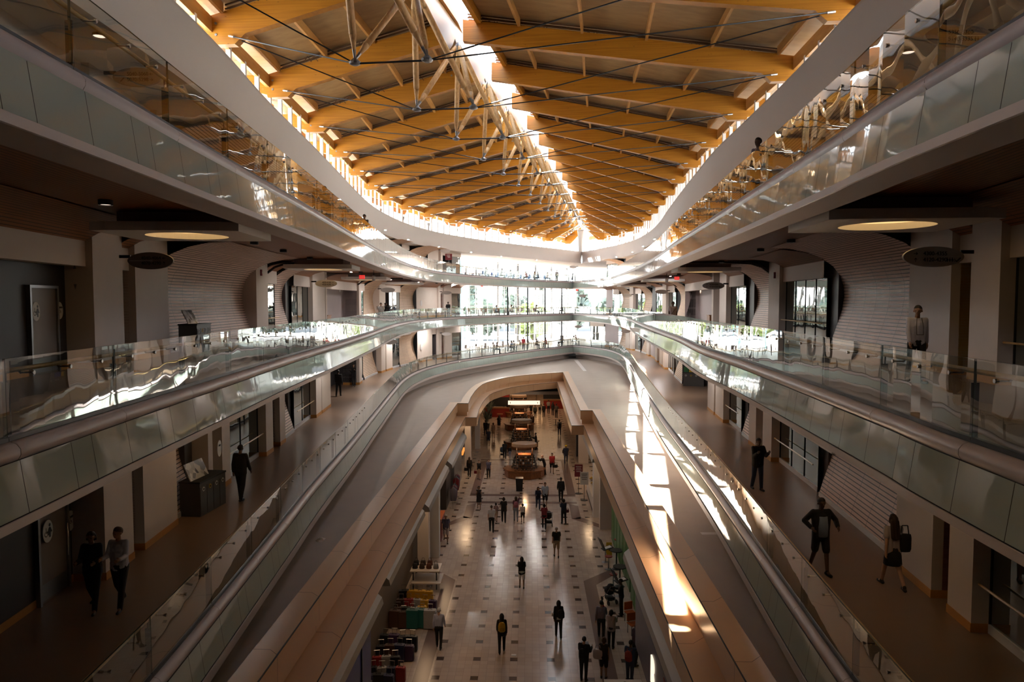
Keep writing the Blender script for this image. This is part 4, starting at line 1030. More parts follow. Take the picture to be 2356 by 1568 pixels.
# round discs on walls and doors
def on_wall(lv, side, px, py, u):
    w = (WL if side == 'left' else WR)[lv]; q = w.s_at_px(px, ZL[lv]+1.3, u); x, y = w.at(q, u); d = math.hypot(y, 0)
    return (x, y, CAMZ-(py-HZ)*y/1671), w.ang(q), w, q
def disc(lv, side, px, py, u, r, lab, icon=None, mt='sign_white', name='door_sign', txt=None):
    c, an, w, q = on_wall(lv, side, px, py, u)
    o = empty(name, c, lab, 'sign', rz=an+PI/2)
    mb = MB(); n = 24; f = [(r*.78*math.cos(2*PI*i/n), -.012, r*math.sin(2*PI*i/n)) for i in range(n)]; g = [(a, .0, b) for a, _, b in f]
    mb.face(f); mb.face(g[::-1])
    for i in range(n): j = (i+1) % n; mb.quad(f[i], g[i], g[j], f[j])
    mb.obj('disc', mt, o)
    if icon:
        mb = MB()
        for k, xx, s in icon: pict(mb, xx*r, 0, s*r, k)
        a = mb.obj('pictogram', 'text_black', o); a.location = (0, -.016, 0)
    if txt: text_mesh(txt, r*.30, parent=o, loc=(0, -.015, r*.35))
    return o
disc(4, 'left', 84, 716, -.40, .235, 'white round washroom sign with wheelchair and woman on the middle gallery door', [('c', -.3, .9), ('w', .25, 1.2)])
disc(4, 'left', 138, 714, -.47, .225, 'white round sign reading WOMEN beside the middle gallery washroom door', [('c', 0, .6)], txt='WOMEN')
disc(3, 'left', 107, 1230, -.40, .235, 'white round washroom sign on the lower gallery door', [('c', -.3, .9), ('w', .25, 1.2)])
disc(3, 'left', 160, 1205, -.47, .225, 'white round sign beside the lower gallery washroom door', [('c', 0, .6)], txt='WOMEN')
disc(4, 'left', 782, 664, -1.16, .30, 'white oval disc high on the mauve wall, left middle gallery', mt='sign_white', name='wall_disc')
disc(4, 'right', 1611, 666, -1.16, .33, 'bright round disc high on the mauve wall, right middle gallery', mt='sign_lit', name='wall_disc')
disc(3, 'left', 505, 1034, .26, .27, 'white oval sign on the pier by the orange framed door', name='wall_disc', txt='3040')
disc(4, 'left', 969, 697, .03, .33, 'faint grey oval emblem on the far left wall of the middle gallery', mt='sign_grey', name='wall_disc')
disc(3, 'left', 969, 798, .03, .33, 'faint grey oval emblem on the far left wall of the lower gallery', mt='sign_grey', name='wall_disc')
# washroom doors
for lv, p0, p1, u in ((4, 62, 127, -.49), (3, 83, 147, -.49)):
    w = WL[lv]; NDOOR[0] += 1; q0 = w.s_at_px(p0, ZL[lv]+1.2, u); q1 = w.s_at_px(p1, ZL[lv]+1.2, u); z = ZL[lv]
    mb = MB(); sweep(mb, w, q0, q1, [(u,0),(u+.05,0),(u+.05,2.15),(u,2.15)], z, close=True, ends=True); mb.cur = 1
    for q in (q0, q1): mb.box((*w.at(q, u+.05), z+1.1), (.1, .07, 2.2), rz=w.ang(q))
    c = w.at((q0+q1)/2, u+.05); mb.box((*c, z+2.18), (.1, q1-q0+.07, .07), rz=w.ang(q0))
    d = struct(mb, 'door_%d' % NDOOR[0], ['sign_dark', 'steel_grey'], 'dark grey washroom door')
    mb = MB(); c = w.at(q1-.12, u+.13); mb.tube((*c, z+.75), (*c, z+1.45), .016); mb.obj('door_handle', 'steel_bright', d)
    mb = MB(); sweep(mb, w, q0+.05, q1-.05, [(u+.055,.05),(u+.055,.40)], z); mb.obj('kick_plate', 'steel_grey', d)
    if lv == 4:
        mb = MB(); c = w.at(q1+.3, u+.35); mb.face([(c[0], c[1], 15.6), (c[0]+.08, c[1], 15.6), (c[0]+.04, c[1], 15.75)]); mb.face([(c[0], c[1], 15.2), (c[0]+.08, c[1], 15.2), (c[0]+.04, c[1], 15.05)]); tag(mb.obj('arrow_marker', 'steel_grey'), 'small grey up and down arrows above the washroom door', 'sign')
# exit signs, domed cameras, strobes, ceiling tracks
for px, py, d, lb in ((834, 637, 45, 'left middle gallery'), (1556, 640, 52, 'right middle gallery'), (1109, 657, 95, 'far left of the middle gallery'), (1327, 667, 100, 'by the end wall')):
    x, y, z = at_d(px, py, d); o = empty('exit_sign', (x, y, z), 'red lit exit sign on the ceiling, ' + lb, 'exit sign', 'red exit signs')
    MB().box((0, 0, 0), (.34, .07, .22)).obj('case', 'exit_red', o); text_mesh('EXIT', .15, parent=o, loc=(0, -.04, 0), mt='text_white'); mb = MB(); mb.tube((0, 0, .1), (0, 0, .25), .015); mb.obj('stem', 'black', o)
for px, py, d, lb in ((861, 644, 45, 'left middle gallery'), (1533, 648, 52, 'right middle gallery')):
    x, y, z = at_d(px, py, d); o = empty('dome_camera', (x, y, z), 'white dome security camera hanging from the ceiling, ' + lb, 'security camera')
    MB().lathe((0, 0, 0), [(.10, .05), (.12, .2), (.06, .28)], 14).obj('housing', 'white_paint', o); MB().sphere((0, 0, .04), .11, 10).obj('dome', 'sign_grey', o); mb = MB(); mb.tube((0, 0, .27), (0, 0, .6), .02); mb.obj('stem', 'black', o)
for lv, side, px, py, lb in ((4, 'left', 601, 627, 'beside the near left slatted wall'), (4, 'right', 1782, 633, 'beside the near right slatted wall')):
    c, an, w, q = on_wall(lv, side, px, py, .27); o = empty('alarm_strobe', c, 'small dark red alarm strobe on the pier ' + lb, 'alarm', rz=an)
    MB().box((.03, 0, 0), (.08, .12, .3)).obj('case', 'maroon', o); MB().box((.08, 0, 0), (.03, .06, .08)).obj('lens', 'white_paint', o)
for side, px, lb in (('left', 610, 'nearest on the left side'), ('left', 820, 'second on the left side'), ('right', 1776, 'nearest on the right side'), ('right', 1560, 'second on the right side'), ('right', 1500, 'third on the right side')):
    w = (WL if side == 'left' else WR)[4]; q = w.s_at_px(px, 14.5); mb = MB(); pts = [w.at(q, .15)+(16.2,), w.at(q, .55)+(16.5,), w.at(q, 1.1)+(16.68,), w.at(q, 2.2)+(16.74,), w.at(q, 4.2)+(16.76,)]
    for a, b in zip(pts, pts[1:]): mb.beam(a, b, .16, .10)
    o = mb.obj('ceiling_channel', 'black'); tag(o, 'black curved channel crossing the wood ceiling, ' + lb, 'ceiling channel', 'black ceiling channels'); recenter(o, (*w.at(q, .15), 16.2))
# maroon notice on the upper gallery
x, y, z = at_d(1033, 591, 80); o = empty('notice_board', (x, y, z), 'maroon notice board on the upper gallery under an oval sign', 'notice board'); MB().box((0, 0, 0), (.75, .06, .68)).obj('panel', 'maroon', o)
MB().box((0, .02, z*0-1.1), (.06, .05, 1.9)).obj('post', 'steel_dark', o)
for i, t in enumerate((.20, .06, -.06)): MB().box((-.05+.04*i, -.035, t), (.4-.06*i, .01, .05)).obj('text_line', 'text_white', o)
# ------------------------------------------------------------------ people
CL = {}
def cloth(c, rough=.8):
    k = tuple(round(v, 3) for v in c)
    if k not in CL: nm = 'cloth_%d' % len(CL); mat(nm, c, rough, var=.08, scale=12); CL[k] = nm
    return CL[k]
DG = bpy.context.evaluated_depsgraph_get
def blob(caps, voxel, name, mtl, parent=None, extra=None):
    """one continuous surface grown round a chain of tapered capsules"""
    mb = MB()
    for (a, b, ra, rb) in caps:
        a = Vector(a); b = Vector(b)
        if (b-a).length > 1e-4: mb.tube(a, b, ra, rb, 10, cap=True)
        mb.sphere(tuple(a), ra, 8)
        if (b-a).length > 1e-4: mb.sphere(tuple(b), rb, 8)
    me = mb.mesh(name, mtl); o = bpy.data.objects.new(name, me); COL.objects.link(o)
    m = o.modifiers.new('r', 'REMESH'); m.mode = 'VOXEL'; m.voxel_size = voxel; m.use_smooth_shade = True
    s = o.modifiers.new('s', 'SMOOTH'); s.iterations = 3; s.factor = .5
    me2 = bpy.data.meshes.new_from_object(o.evaluated_get(DG())); o.modifiers.clear(); o.data = me2; bpy.data.meshes.remove(me)
    for p in me2.polygons: p.use_smooth = True
    if extra:
        bm = bmesh.new(); bm.from_mesh(me2); t = extra.mesh('x', mtl); bm.from_mesh(t); bm.to_mesh(me2); bm.free(); bpy.data.meshes.remove(t)
    me2.materials.clear(); me2.materials.append(MAT[mtl]); me2.name = name
    if parent is not None: o.parent = parent
    return o
SK = {'l': (.50, .30, .21), 'm': (.30, .165, .10), 'd': (.10, .052, .034)}
POSE = {  # hip,knee for each leg; (swing, spread, elbow) for each arm; forward lean
 'walk': ((22, 4), (-14, 26), (-22, 8, 18), (24, 8, 28), 2), 'walk2': ((-14, 26), (22, 4), (24, 8, 28), (-22, 8, 18), 2),
 'step': ((12, 4), (-8, 14), (-10, 8, 12), (12, 8, 15), 1), 'step2': ((-8, 14), (12, 4), (12, 8, 15), (-10, 8, 12), 1),
 'stand': ((1, 2), (-1, 2), (0, 8, 8), (0, 8, 8), 0), 'phone': ((8, 4), (-6, 14), (25, 6, 95), (25, 6, 95), 3),
 'hold': ((2, 3), (-2, 3), (22, 8, 80), (22, 8, 80), 2), 'hold_walk': ((18, 4), (-12, 24), (18, 8, 72), (18, 8, 75), 2),
 'push': ((16, 4), (-12, 22), (38, 8, 40), (38, 8, 40), 8), 'lean': ((4, 4), (-4, 4), (45, 12, 60), (45, 12, 60), 16),
 'raise': ((10, 4), (-8, 14), (-10, 8, 12), (150, 20, 95), 2), 'reach': ((4, 3), (-4, 6), (0, 8, 8), (60, 5, 20), 6),
 'sit': ((86, 84), (84, 88), (30, 8, 65), (30, 8, 65), 8), 'sit2': ((88, 70), (82, 95), (38, 8, 55), (20, 12, 80), 14), 'sitback': ((84, 86), (86, 70), (22, 10, 60), (5, 12, 30), -6),
 'handhip': ((12, 4), (-10, 18), (-12, 42, 78), (-12, 42, 78), 0), 'elbowback': ((4, 4), (-2, 10), (-38, 20, 50), (-30, 20, 30), -6),
 'handsL': ((14, 4), (-8, 16), (35, 16, 6), (-8, 8, 14), 1), 'handsR': ((14, 4), (-8, 16), (-8, 8, 14), (35, 16, 6), 1), 'baby': ((2, 3), (-2, 4), (30, 10, 95), (38, 10, 85), -3),
}
NP_ = [0]
def person(pos, z, H, face, pose, top, bottom, hair, skin, label, shoe=(.015, .013, .012), near=False, fem=False, group=None, look=0):
    """pos = ground point; face 0 looks away down the mall, 180 towards the viewpoint"""
    x, y = pos; s = H/1.75; dist = math.hypot(x, y); vox = .011 if near else (.016 if dist < 62 else .022)
    hl, hr, al, ar, lean = POSE[pose]; lean = R(lean)
    sh = .152 if fem else .178; hp = .095; wst = .085 if fem else .10
    pel = Vector((0, 0, .93))
    def U(p):
        v = Vector(p)-pel; return pel+Vector((v.x, v.y*math.cos(lean)+v.z*math.sin(lean), v.z*math.cos(lean)-v.y*math.sin(lean)))
    legs = []
    for sx, (h, k) in ((-1, hl), (1, hr)):
        h, k = R(h), R(k); hip = Vector((sx*hp, 0, .90)); kn = hip+Vector((sx*.012, math.sin(h), -math.cos(h)))*.43; an = kn+Vector((0, math.sin(h-k), -math.cos(h-k)))*.41
        fd = Vector((sx*.12, 1, -.25 if (h-k) < -.3 else 0)).normalized(); legs.append((hip, kn, an, fd))
    arms = []
    for sx, (a, b, e) in ((-1, al), (1, ar)):
        a, b, e = R(a)+lean, R(b), R(e); S = U((sx*sh, -.005, 1.42)); d1 = Vector((sx*math.sin(b), math.sin(a)*math.cos(b), -math.cos(a)*math.cos(b)))
        E_ = S+d1*.285; inn = -.35 if e > 1.0 else .25; d2 = Vector((sx*math.sin(b)*inn, math.sin(a+e), -math.cos(a+e))).normalized(); W = E_+d2*.25; arms.append((S, E_, W, d2))
    low = min(l[2].z for l in legs); dz = Vector((0, 0, .085-low))
    if pose.startswith('sit'): dz = Vector((0, 0, .085-low))
    def T(p): return tuple((Vector(p)+dz)*s)
    def C(a, b, ra, rb): return (T(a), T(b), ra*s, rb*s)
    chestw = .085 if fem else .10
    torso = [C(U((-wst*.7, 0, .96)), U((-chestw, .0, 1.28)), .105, .105), C(U((wst*.7, 0, .96)), U((chestw, .0, 1.28)), .105, .105), C(U((0, .0, 1.0)), U((0, .015, 1.30)), .115, .115),
             C(U((-sh+.03, 0, 1.405)), U((sh-.03, 0, 1.405)), .058, .058), C(U((-chestw, 0, 1.28)), U((-sh+.04, 0, 1.39)), .10, .07), C(U((chestw, 0, 1.28)), U((sh-.04, 0, 1.39)), .10, .07)]
    hips = [C((-.07, -.01, .93), (.07, -.01, .93), .115, .115)]
    if fem: torso += [C(U((-.07, .075, 1.27)), U((.07, .075, 1.27)), .055, .055)]
    hd = R(look)
    hc = U((0, 0, 1.635))
    def Hd(p):
        v = Vector(p)-Vector((0, 0, 1.60)); v = Vector((v.x*math.cos(hd)-v.y*math.sin(hd), v.x*math.sin(hd)+v.y*math.cos(hd), v.z)); q = U((0, .01, 1.60)); return q+v
    head = [C(U((0, -.01, 1.42)), U((0, .0, 1.55)), .058, .052), C(Hd((0, -.012, 1.645)), Hd((0, .012, 1.650)), .088, .086), C(Hd((0, .025, 1.62)), Hd((0, .048, 1.555)), .068, .042),
            C(Hd((0, .092, 1.622)), Hd((0, .108, 1.598)), .010, .014), C(Hd((-.085, 0, 1.625)), Hd((-.088, -.01, 1.600)), .016, .013), C(Hd((.085, 0, 1.625)), Hd((.088, -.01, 1.600)), .016, .013), C(Hd((-.03, .083, 1.640)), Hd((.03, .083, 1.640)), .014, .014), C(Hd((-.02, .083, 1.568)), Hd((.02, .083, 1.568)), .010, .010)]
    armc = []; legc = []
    for S, E_, W, d2 in arms: armc += [C(S, E_, .047, .039), C(E_, W, .039, .026), C(W, W+d2*.05, .028, .034), C(W+d2*.05, W+d2*.09, .034, .03)]
    for hip, kn, an, fd in legs: legc += [C(hip, kn, .088, .056), C(kn, an, .055, .038), C(an, an+Vector((0, 0, -.04))+fd*.10, .038, .032)]
    fing = MB()
    for (S, E_, W, d2), sx in zip(arms, (-1, 1)):
        side = d2.cross(Vector((1, 0, 0)));  side = side.normalized() if side.length > .1 else Vector((0, 1, 0)); out = Vector((1, 0, 0))
        acr = d2.cross(out).normalized(); base = W+d2*.085
        for i, (o_, l_) in enumerate(((-.027, .062), (-.009, .072), (.009, .068), (.027, .052))):
            b0 = base+acr*o_; b1 = b0+d2*l_*.55; b2 = b1+(d2*.7-out*sx*.7).normalized()*l_*.5
            fing.chain([T(b0), T(b1), T(b2)], [.0095*s, .0085*s, .007*s], 6)
        b0 = W+d2*.03-acr*.028; b1 = b0+(d2*.7-acr*.7)*.035; b2 = b1+(d2*.9-out*sx*.4).normalized()*.03
        fing.chain([T(b0), T(b1), T(b2)], [.012*s, .010*s, .008*s], 6)
    o = blob(torso+hips+head+armc+legc, vox, 'person', cloth(SK[skin], .55), extra=fing)
    tag(o, label, 'person', group)
    def grow(caps, g): return [(a, b, ra+g, rb+g) for a, b, ra, rb in caps]
    tc, tk, sl = top; g = {'shirt': .011, 'jacket': .020, 'tee': .013}.get(tk, .014)
    arm_caps = []
    for S, E_, W, d2 in arms:
        if sl == 'long': arm_caps += [C(S, E_, .049, .042), C(E_, W-d2*.02, .042, .031)]
        elif sl == 'short': arm_caps += [C(S, S.lerp(E_, .62), .058, .056)]
        elif sl == 'none': arm_caps += [C(S, S.lerp(E_, .05), .045, .045)]
    hem = [C((-.075, 0, .90 if tk != 'jacket' else .84), U((-.075, 0, 1.0)), .105, .105), C((.075, 0, .90 if tk != 'jacket' else .84), U((.075, 0, 1.0)), .105, .105)]
    blob(grow(torso+arm_caps+hem, g), vox, {'tee': 'shirt'}.get(tk, tk), cloth(tc), o)
    bc, bk = bottom
    if bk in ('trousers', 'shorts'):
        cp = [(a, b, ra+.012, rb+.012) for a, b, ra, rb in hips]
        for hip, kn, an, fd in legs:
            if bk == 'trousers': cp += [C(hip, kn, .102, .072), C(kn, an+Vector((0, 0, -.01)), .072, .055)]
            else: cp += [C(hip, hip.lerp(kn, .85), .104, .085)]
        blob(cp, vox, bk, cloth(bc), o)
    else:
        mb = MB(); mb.smooth = True; hz = {'skirt': .58, 'dress': .52}.get(bk, .58)
        mb.lathe(T((0, 0, 0)), [(.135*s, 1.03*s), (.165*s, .93*s), (.185*s, .80*s), (.205*s, (hz+.02)*s), (.195*s, hz*s)], 20, 1, .82)
        mb.obj(bk, cloth(bc), o)
    for hip, kn, an, fd in legs:
        f = Vector((fd.x, fd.y, 0)).normalized(); b = an+Vector((0, 0, -.045))
        blob([C(b-f*.045, b+f*.15+Vector((0, 0, -.005)), .042, .036), C(b, an+Vector((0, 0, .02)), .045, .043)], max(vox, .013), 'shoe', cloth(shoe, .5), o)
    hs, hcol = hair
    if hs != 'bald':
        cp = [C(Hd((0, -.028, 1.655)), Hd((0, .004, 1.672)), .090, .088)]
        if hs in ('long', 'pony', 'bun', 'bob'): cp += [C(Hd((-.07, -.02, 1.66)), Hd((-.082, -.03, 1.57)), .035, .03), C(Hd((.07, -.02, 1.66)), Hd((.082, -.03, 1.57)), .035, .03), C(Hd((0, -.06, 1.64)), Hd((0, -.065, 1.54)), .075, .06)]
        if hs == 'long': cp += [C(Hd((-.045, -.075, 1.60)), U((-.06, -.125, 1.24)), .055, .045), C(Hd((.045, -.075, 1.60)), U((.06, -.125, 1.24)), .055, .045), C(Hd((0, -.09, 1.60)), U((0, -.135, 1.22)), .055, .045)]
        if hs == 'pony': cp += [C(Hd((0, -.11, 1.67)), Hd((0, -.15, 1.47)), .035, .022)]
        if hs == 'bun': cp += [C(Hd((0, -.09, 1.73)), Hd((0, -.10, 1.74)), .045, .045)]
        blob(cp, min(vox, .016), 'hair', cloth(hcol, .6), o)
    if hs == 'cap':
        mb = MB(); mb.smooth = True; c = T(Hd((0, -.005, 1.665))); mb.lathe(c, [(.112*s, 0), (.108*s, .05*s), (.08*s, .09*s), (.01*s, .105*s)], 14, 1, 1.05)
        mb.lathe((c[0], c[1]+.12*s, c[2]), [(.075*s, -.004), (.075*s, .006)], 12, 1, .7); mb.obj('cap', cloth((.75, .52, .02)), o)
    if near:
        for sx in (-1, 1): mb = MB(); mb.sphere(T(Hd((sx*.031, .088, 1.618))), .009*s, 6); mb.obj('eye', 'text_black', o)
    o.location = (x, y, z); o.rotation_euler = (0, 0, -R(face))
    return o
K_ = (.012, .011, .012); NV = (.015, .02, .045); WH = (.60, .58, .57); BLU = (.22, .27, .42); GR = (.12, .12, .13); TAN = (.40, .27, .17); JEAN = (.035, .05, .10); BH = (.012, .008, .006); BR_ = (.06, .03, .015); GY = (.45, .42, .40)
M0 = 0.0
def pp(px, py, z): return P(px, py, z)
def pack(o, kind, c, label, cat, off=(0, -.19, 1.18), d=(.30, .16, .42), name=None):
    """a bag carried by a person, placed in the person's frame"""
    M = o.rotation_euler.to_matrix(); p = o.location + M @ Vector(off)
    r = empty(name or kind, tuple(p), label, cat, rz=o.rotation_euler.z)
    mb = MB(); mb.smooth = True
    if kind == 'backpack':
        mb.lathe((0, 0, -d[2]/2), [(d[0]*.30, 0), (d[0]*.5, d[2]*.12), (d[0]*.5, d[2]*.6), (d[0]*.40, d[2]*.88), (d[0]*.12, d[2])], 14, 1, d[1]/d[0]); mb.obj('bag', cloth(c), r)
        MB().box((0, -d[1]*.5, -d[2]*.16), (d[0]*.6, d[1]*.3, d[2]*.34)).obj('pocket', cloth(tuple(v*.85 for v in c)), r)
        for sx in (-1, 1): mb = MB(); mb.chain([(sx*d[0]*.25, d[1]*.4, d[2]*.42), (sx*d[0]*.3, d[1]*.9, d[2]*.5), (sx*d[0]*.3, d[1]*1.9, d[2]*.3), (sx*d[0]*.34, d[1]*1.4, -d[2]*.2)], [.015]*4, 6); mb.obj('strap', cloth(tuple(v*.6 for v in c)), r)
    else:
        mb.lathe((0, 0, -d[2]/2), [(d[0]*.42, 0), (d[0]*.5, d[2]*.15), (d[0]*.5, d[2]*.8), (d[0]*.44, d[2])], 12, 1, d[1]/d[0]); mb.obj('bag', cloth(c), r)
        mb = MB(); mb.chain([(-d[0]*.3, 0, d[2]*.45), (-d[0]*.2, 0, d[2]*1.0), (d[0]*.2, 0, d[2]*1.0), (d[0]*.3, 0, d[2]*.45)], [.012]*4, 6); mb.obj('handle', cloth(tuple(v*.6 for v in c)), r)
    return r
A_, Tw = 0, 180
# lower gallery, left
p1 = person(pp(555, 1150, L3), L3, 1.76, 8, 'step', (K_, 'jacket', 'long'), (K_, 'trousers'), ('short', BH), 'd', 'man in black jacket walking away along the left lower gallery', near=True)
p2 = person(pp(216, 1402, L3), L3, 1.64, 170, 'hold_walk', (K_, 'jacket', 'long'), (K_, 'trousers'), ('pony', BH), 'm', 'woman in black with ponytail walking by the washroom door', near=True, fem=True)
p3 = person(pp(278, 1397, L3), L3, 1.70, 178, 'hold_walk', ((.50, .52, .62), 'shirt', 'long'), (K_, 'trousers'), ('short', BR_), 'm', 'woman in pale blue shirt carrying papers, lower left gallery', near=True, fem=True, look=-25)
p4 = person(pp(779, 911, L3), L3, 1.74, 0, 'step2', (K_, 'jacket', 'long'), (K_, 'trousers'), ('short', BH), 'd', 'man in black standing before the dark recess, left lower gallery')
p5 = person(pp(814, 889, L3), L3, 1.66, 180, 'phone', (K_, 'jacket', 'long'), (K_, 'trousers'), ('long', BH), 'm', 'dark haired woman in black beside the recess, left lower gallery', fem=True)
# lower gallery, right
p6 = person(pp(1742, 1127, L3), L3, 1.74, 172, 'phone', (K_, 'jacket', 'long'), (JEAN, 'trousers'), ('short', BH), 'd', 'man in black jacket and jeans looking at his hands, right lower gallery', near=True)
p7 = person(pp(1886, 1318, L3), L3, 1.76, 176, 'handhip', (K_, 'jacket', 'long'), (K_, 'shorts'), ('short', BH), 'd', 'man with open black jacket over blue shirt walking towards viewer', near=True, shoe=K_)
mb = MB(); mb.smooth = True; mb.lathe((0, .095, 1.03), [(.115, -.14), (.125, .1), (.10, .33)], 14, 1, .62); mb.obj('shirt_front', cloth((.20, .26, .40)), p7)
p8 = person(pp(2052, 1352, L3), L3, 1.66, 2, 'walk', ((.42, .38, .42), 'tee', 'short'), (K_, 'skirt'), ('long', (.03, .012, .006)), 'l', 'woman with long hair and black skirt walking away, right lower gallery', near=True, fem=True)
pack(p8, 'handbag', K_, 'black shoulder bag carried by the woman in a black skirt', 'bag', (.21, -.06, 1.03), (.30, .14, .38))
# middle gallery
p9 = person(pp(2106, 880, L4), L4, 1.72, 186, 'step', ((.52, .53, .62), 'shirt', 'long'), (K_, 'trousers'), ('short', (.02, .016, .014)), 'm', 'man in white shirt with lanyard walking on the right middle gallery', near=True, look=-30)
mb = MB(); 
for sx in (-1, 1): mb.chain([(sx*.05, .10, 1.45), (sx*.075, .145, 1.25), (sx*.07, .16, 1.08)], [.006]*3, 5)
mb.chain([(-.07, .16, 1.08), (.07, .16, 1.08)], [.006]*2, 5); mb.obj('lanyard', 'text_black', p9)
x, y, _ = at_d(1528, 700, 42); p10 = person((x+.5, y), L4, 1.78, 180, 'stand', ((.45, .38, .38), 'shirt', 'short'), (K_, 'trousers'), ('short', BH), 'd', 'man with crossbody strap standing on the right middle gallery')
mb = MB(); mb.beam((-.15, .13, 1.42), (.17, .14, 1.0), .04, .012); mb.obj('strap', 'text_black', p10)
x, y, _ = at_d(884, 700, 52); person((x-.2, y), L4, 1.72, 178, 'lean', ((.55, .52, .50), 'jacket', 'long'), (K_, 'trousers'), ('short', BH), 'm', 'person in pale jacket leaning on the left middle gallery rail')
x, y, _ = at_d(912, 700, 56); person((x-1.0, y), L4, 1.72, 60, 'lean', (K_, 'jacket', 'long'), (K_, 'trousers'), ('short', BH), 'd', 'dark figure standing in for the silhouette reflected in the far left window, middle gallery')  # solid figure in place of a dark reflection in the window
x, y, _ = at_d(1040, 700, 77); person((x-.4, y), L4, 1.74, 180, 'phone', (K_, 'shirt', 'long'), (GR, 'trousers'), ('short', BH), 'd', 'man in black standing by the orange recess, middle gallery')
# upper gallery
p11 = person((6.50, 19.55), L5, 1.70, 250, 'elbowback', ((.16, .14, .20), 'shirt', 'short'), (K_, 'trousers'), ('short', BH), 'd', 'man in patterned shirt leaning back on the right upper gallery rail')
for px, d, lb in ((752, 27.6, 'nearer'), (842, 36.5, 'farther')):
    person(((px-CX)/F*d, d), L5, 1.68, 200, 'phone', ((.12, .10, .10), 'shirt', 'long'), (K_, 'trousers'), ('short', BH), 'm', 'dark haired person by the left upper gallery rail, %s of the two' % lb)
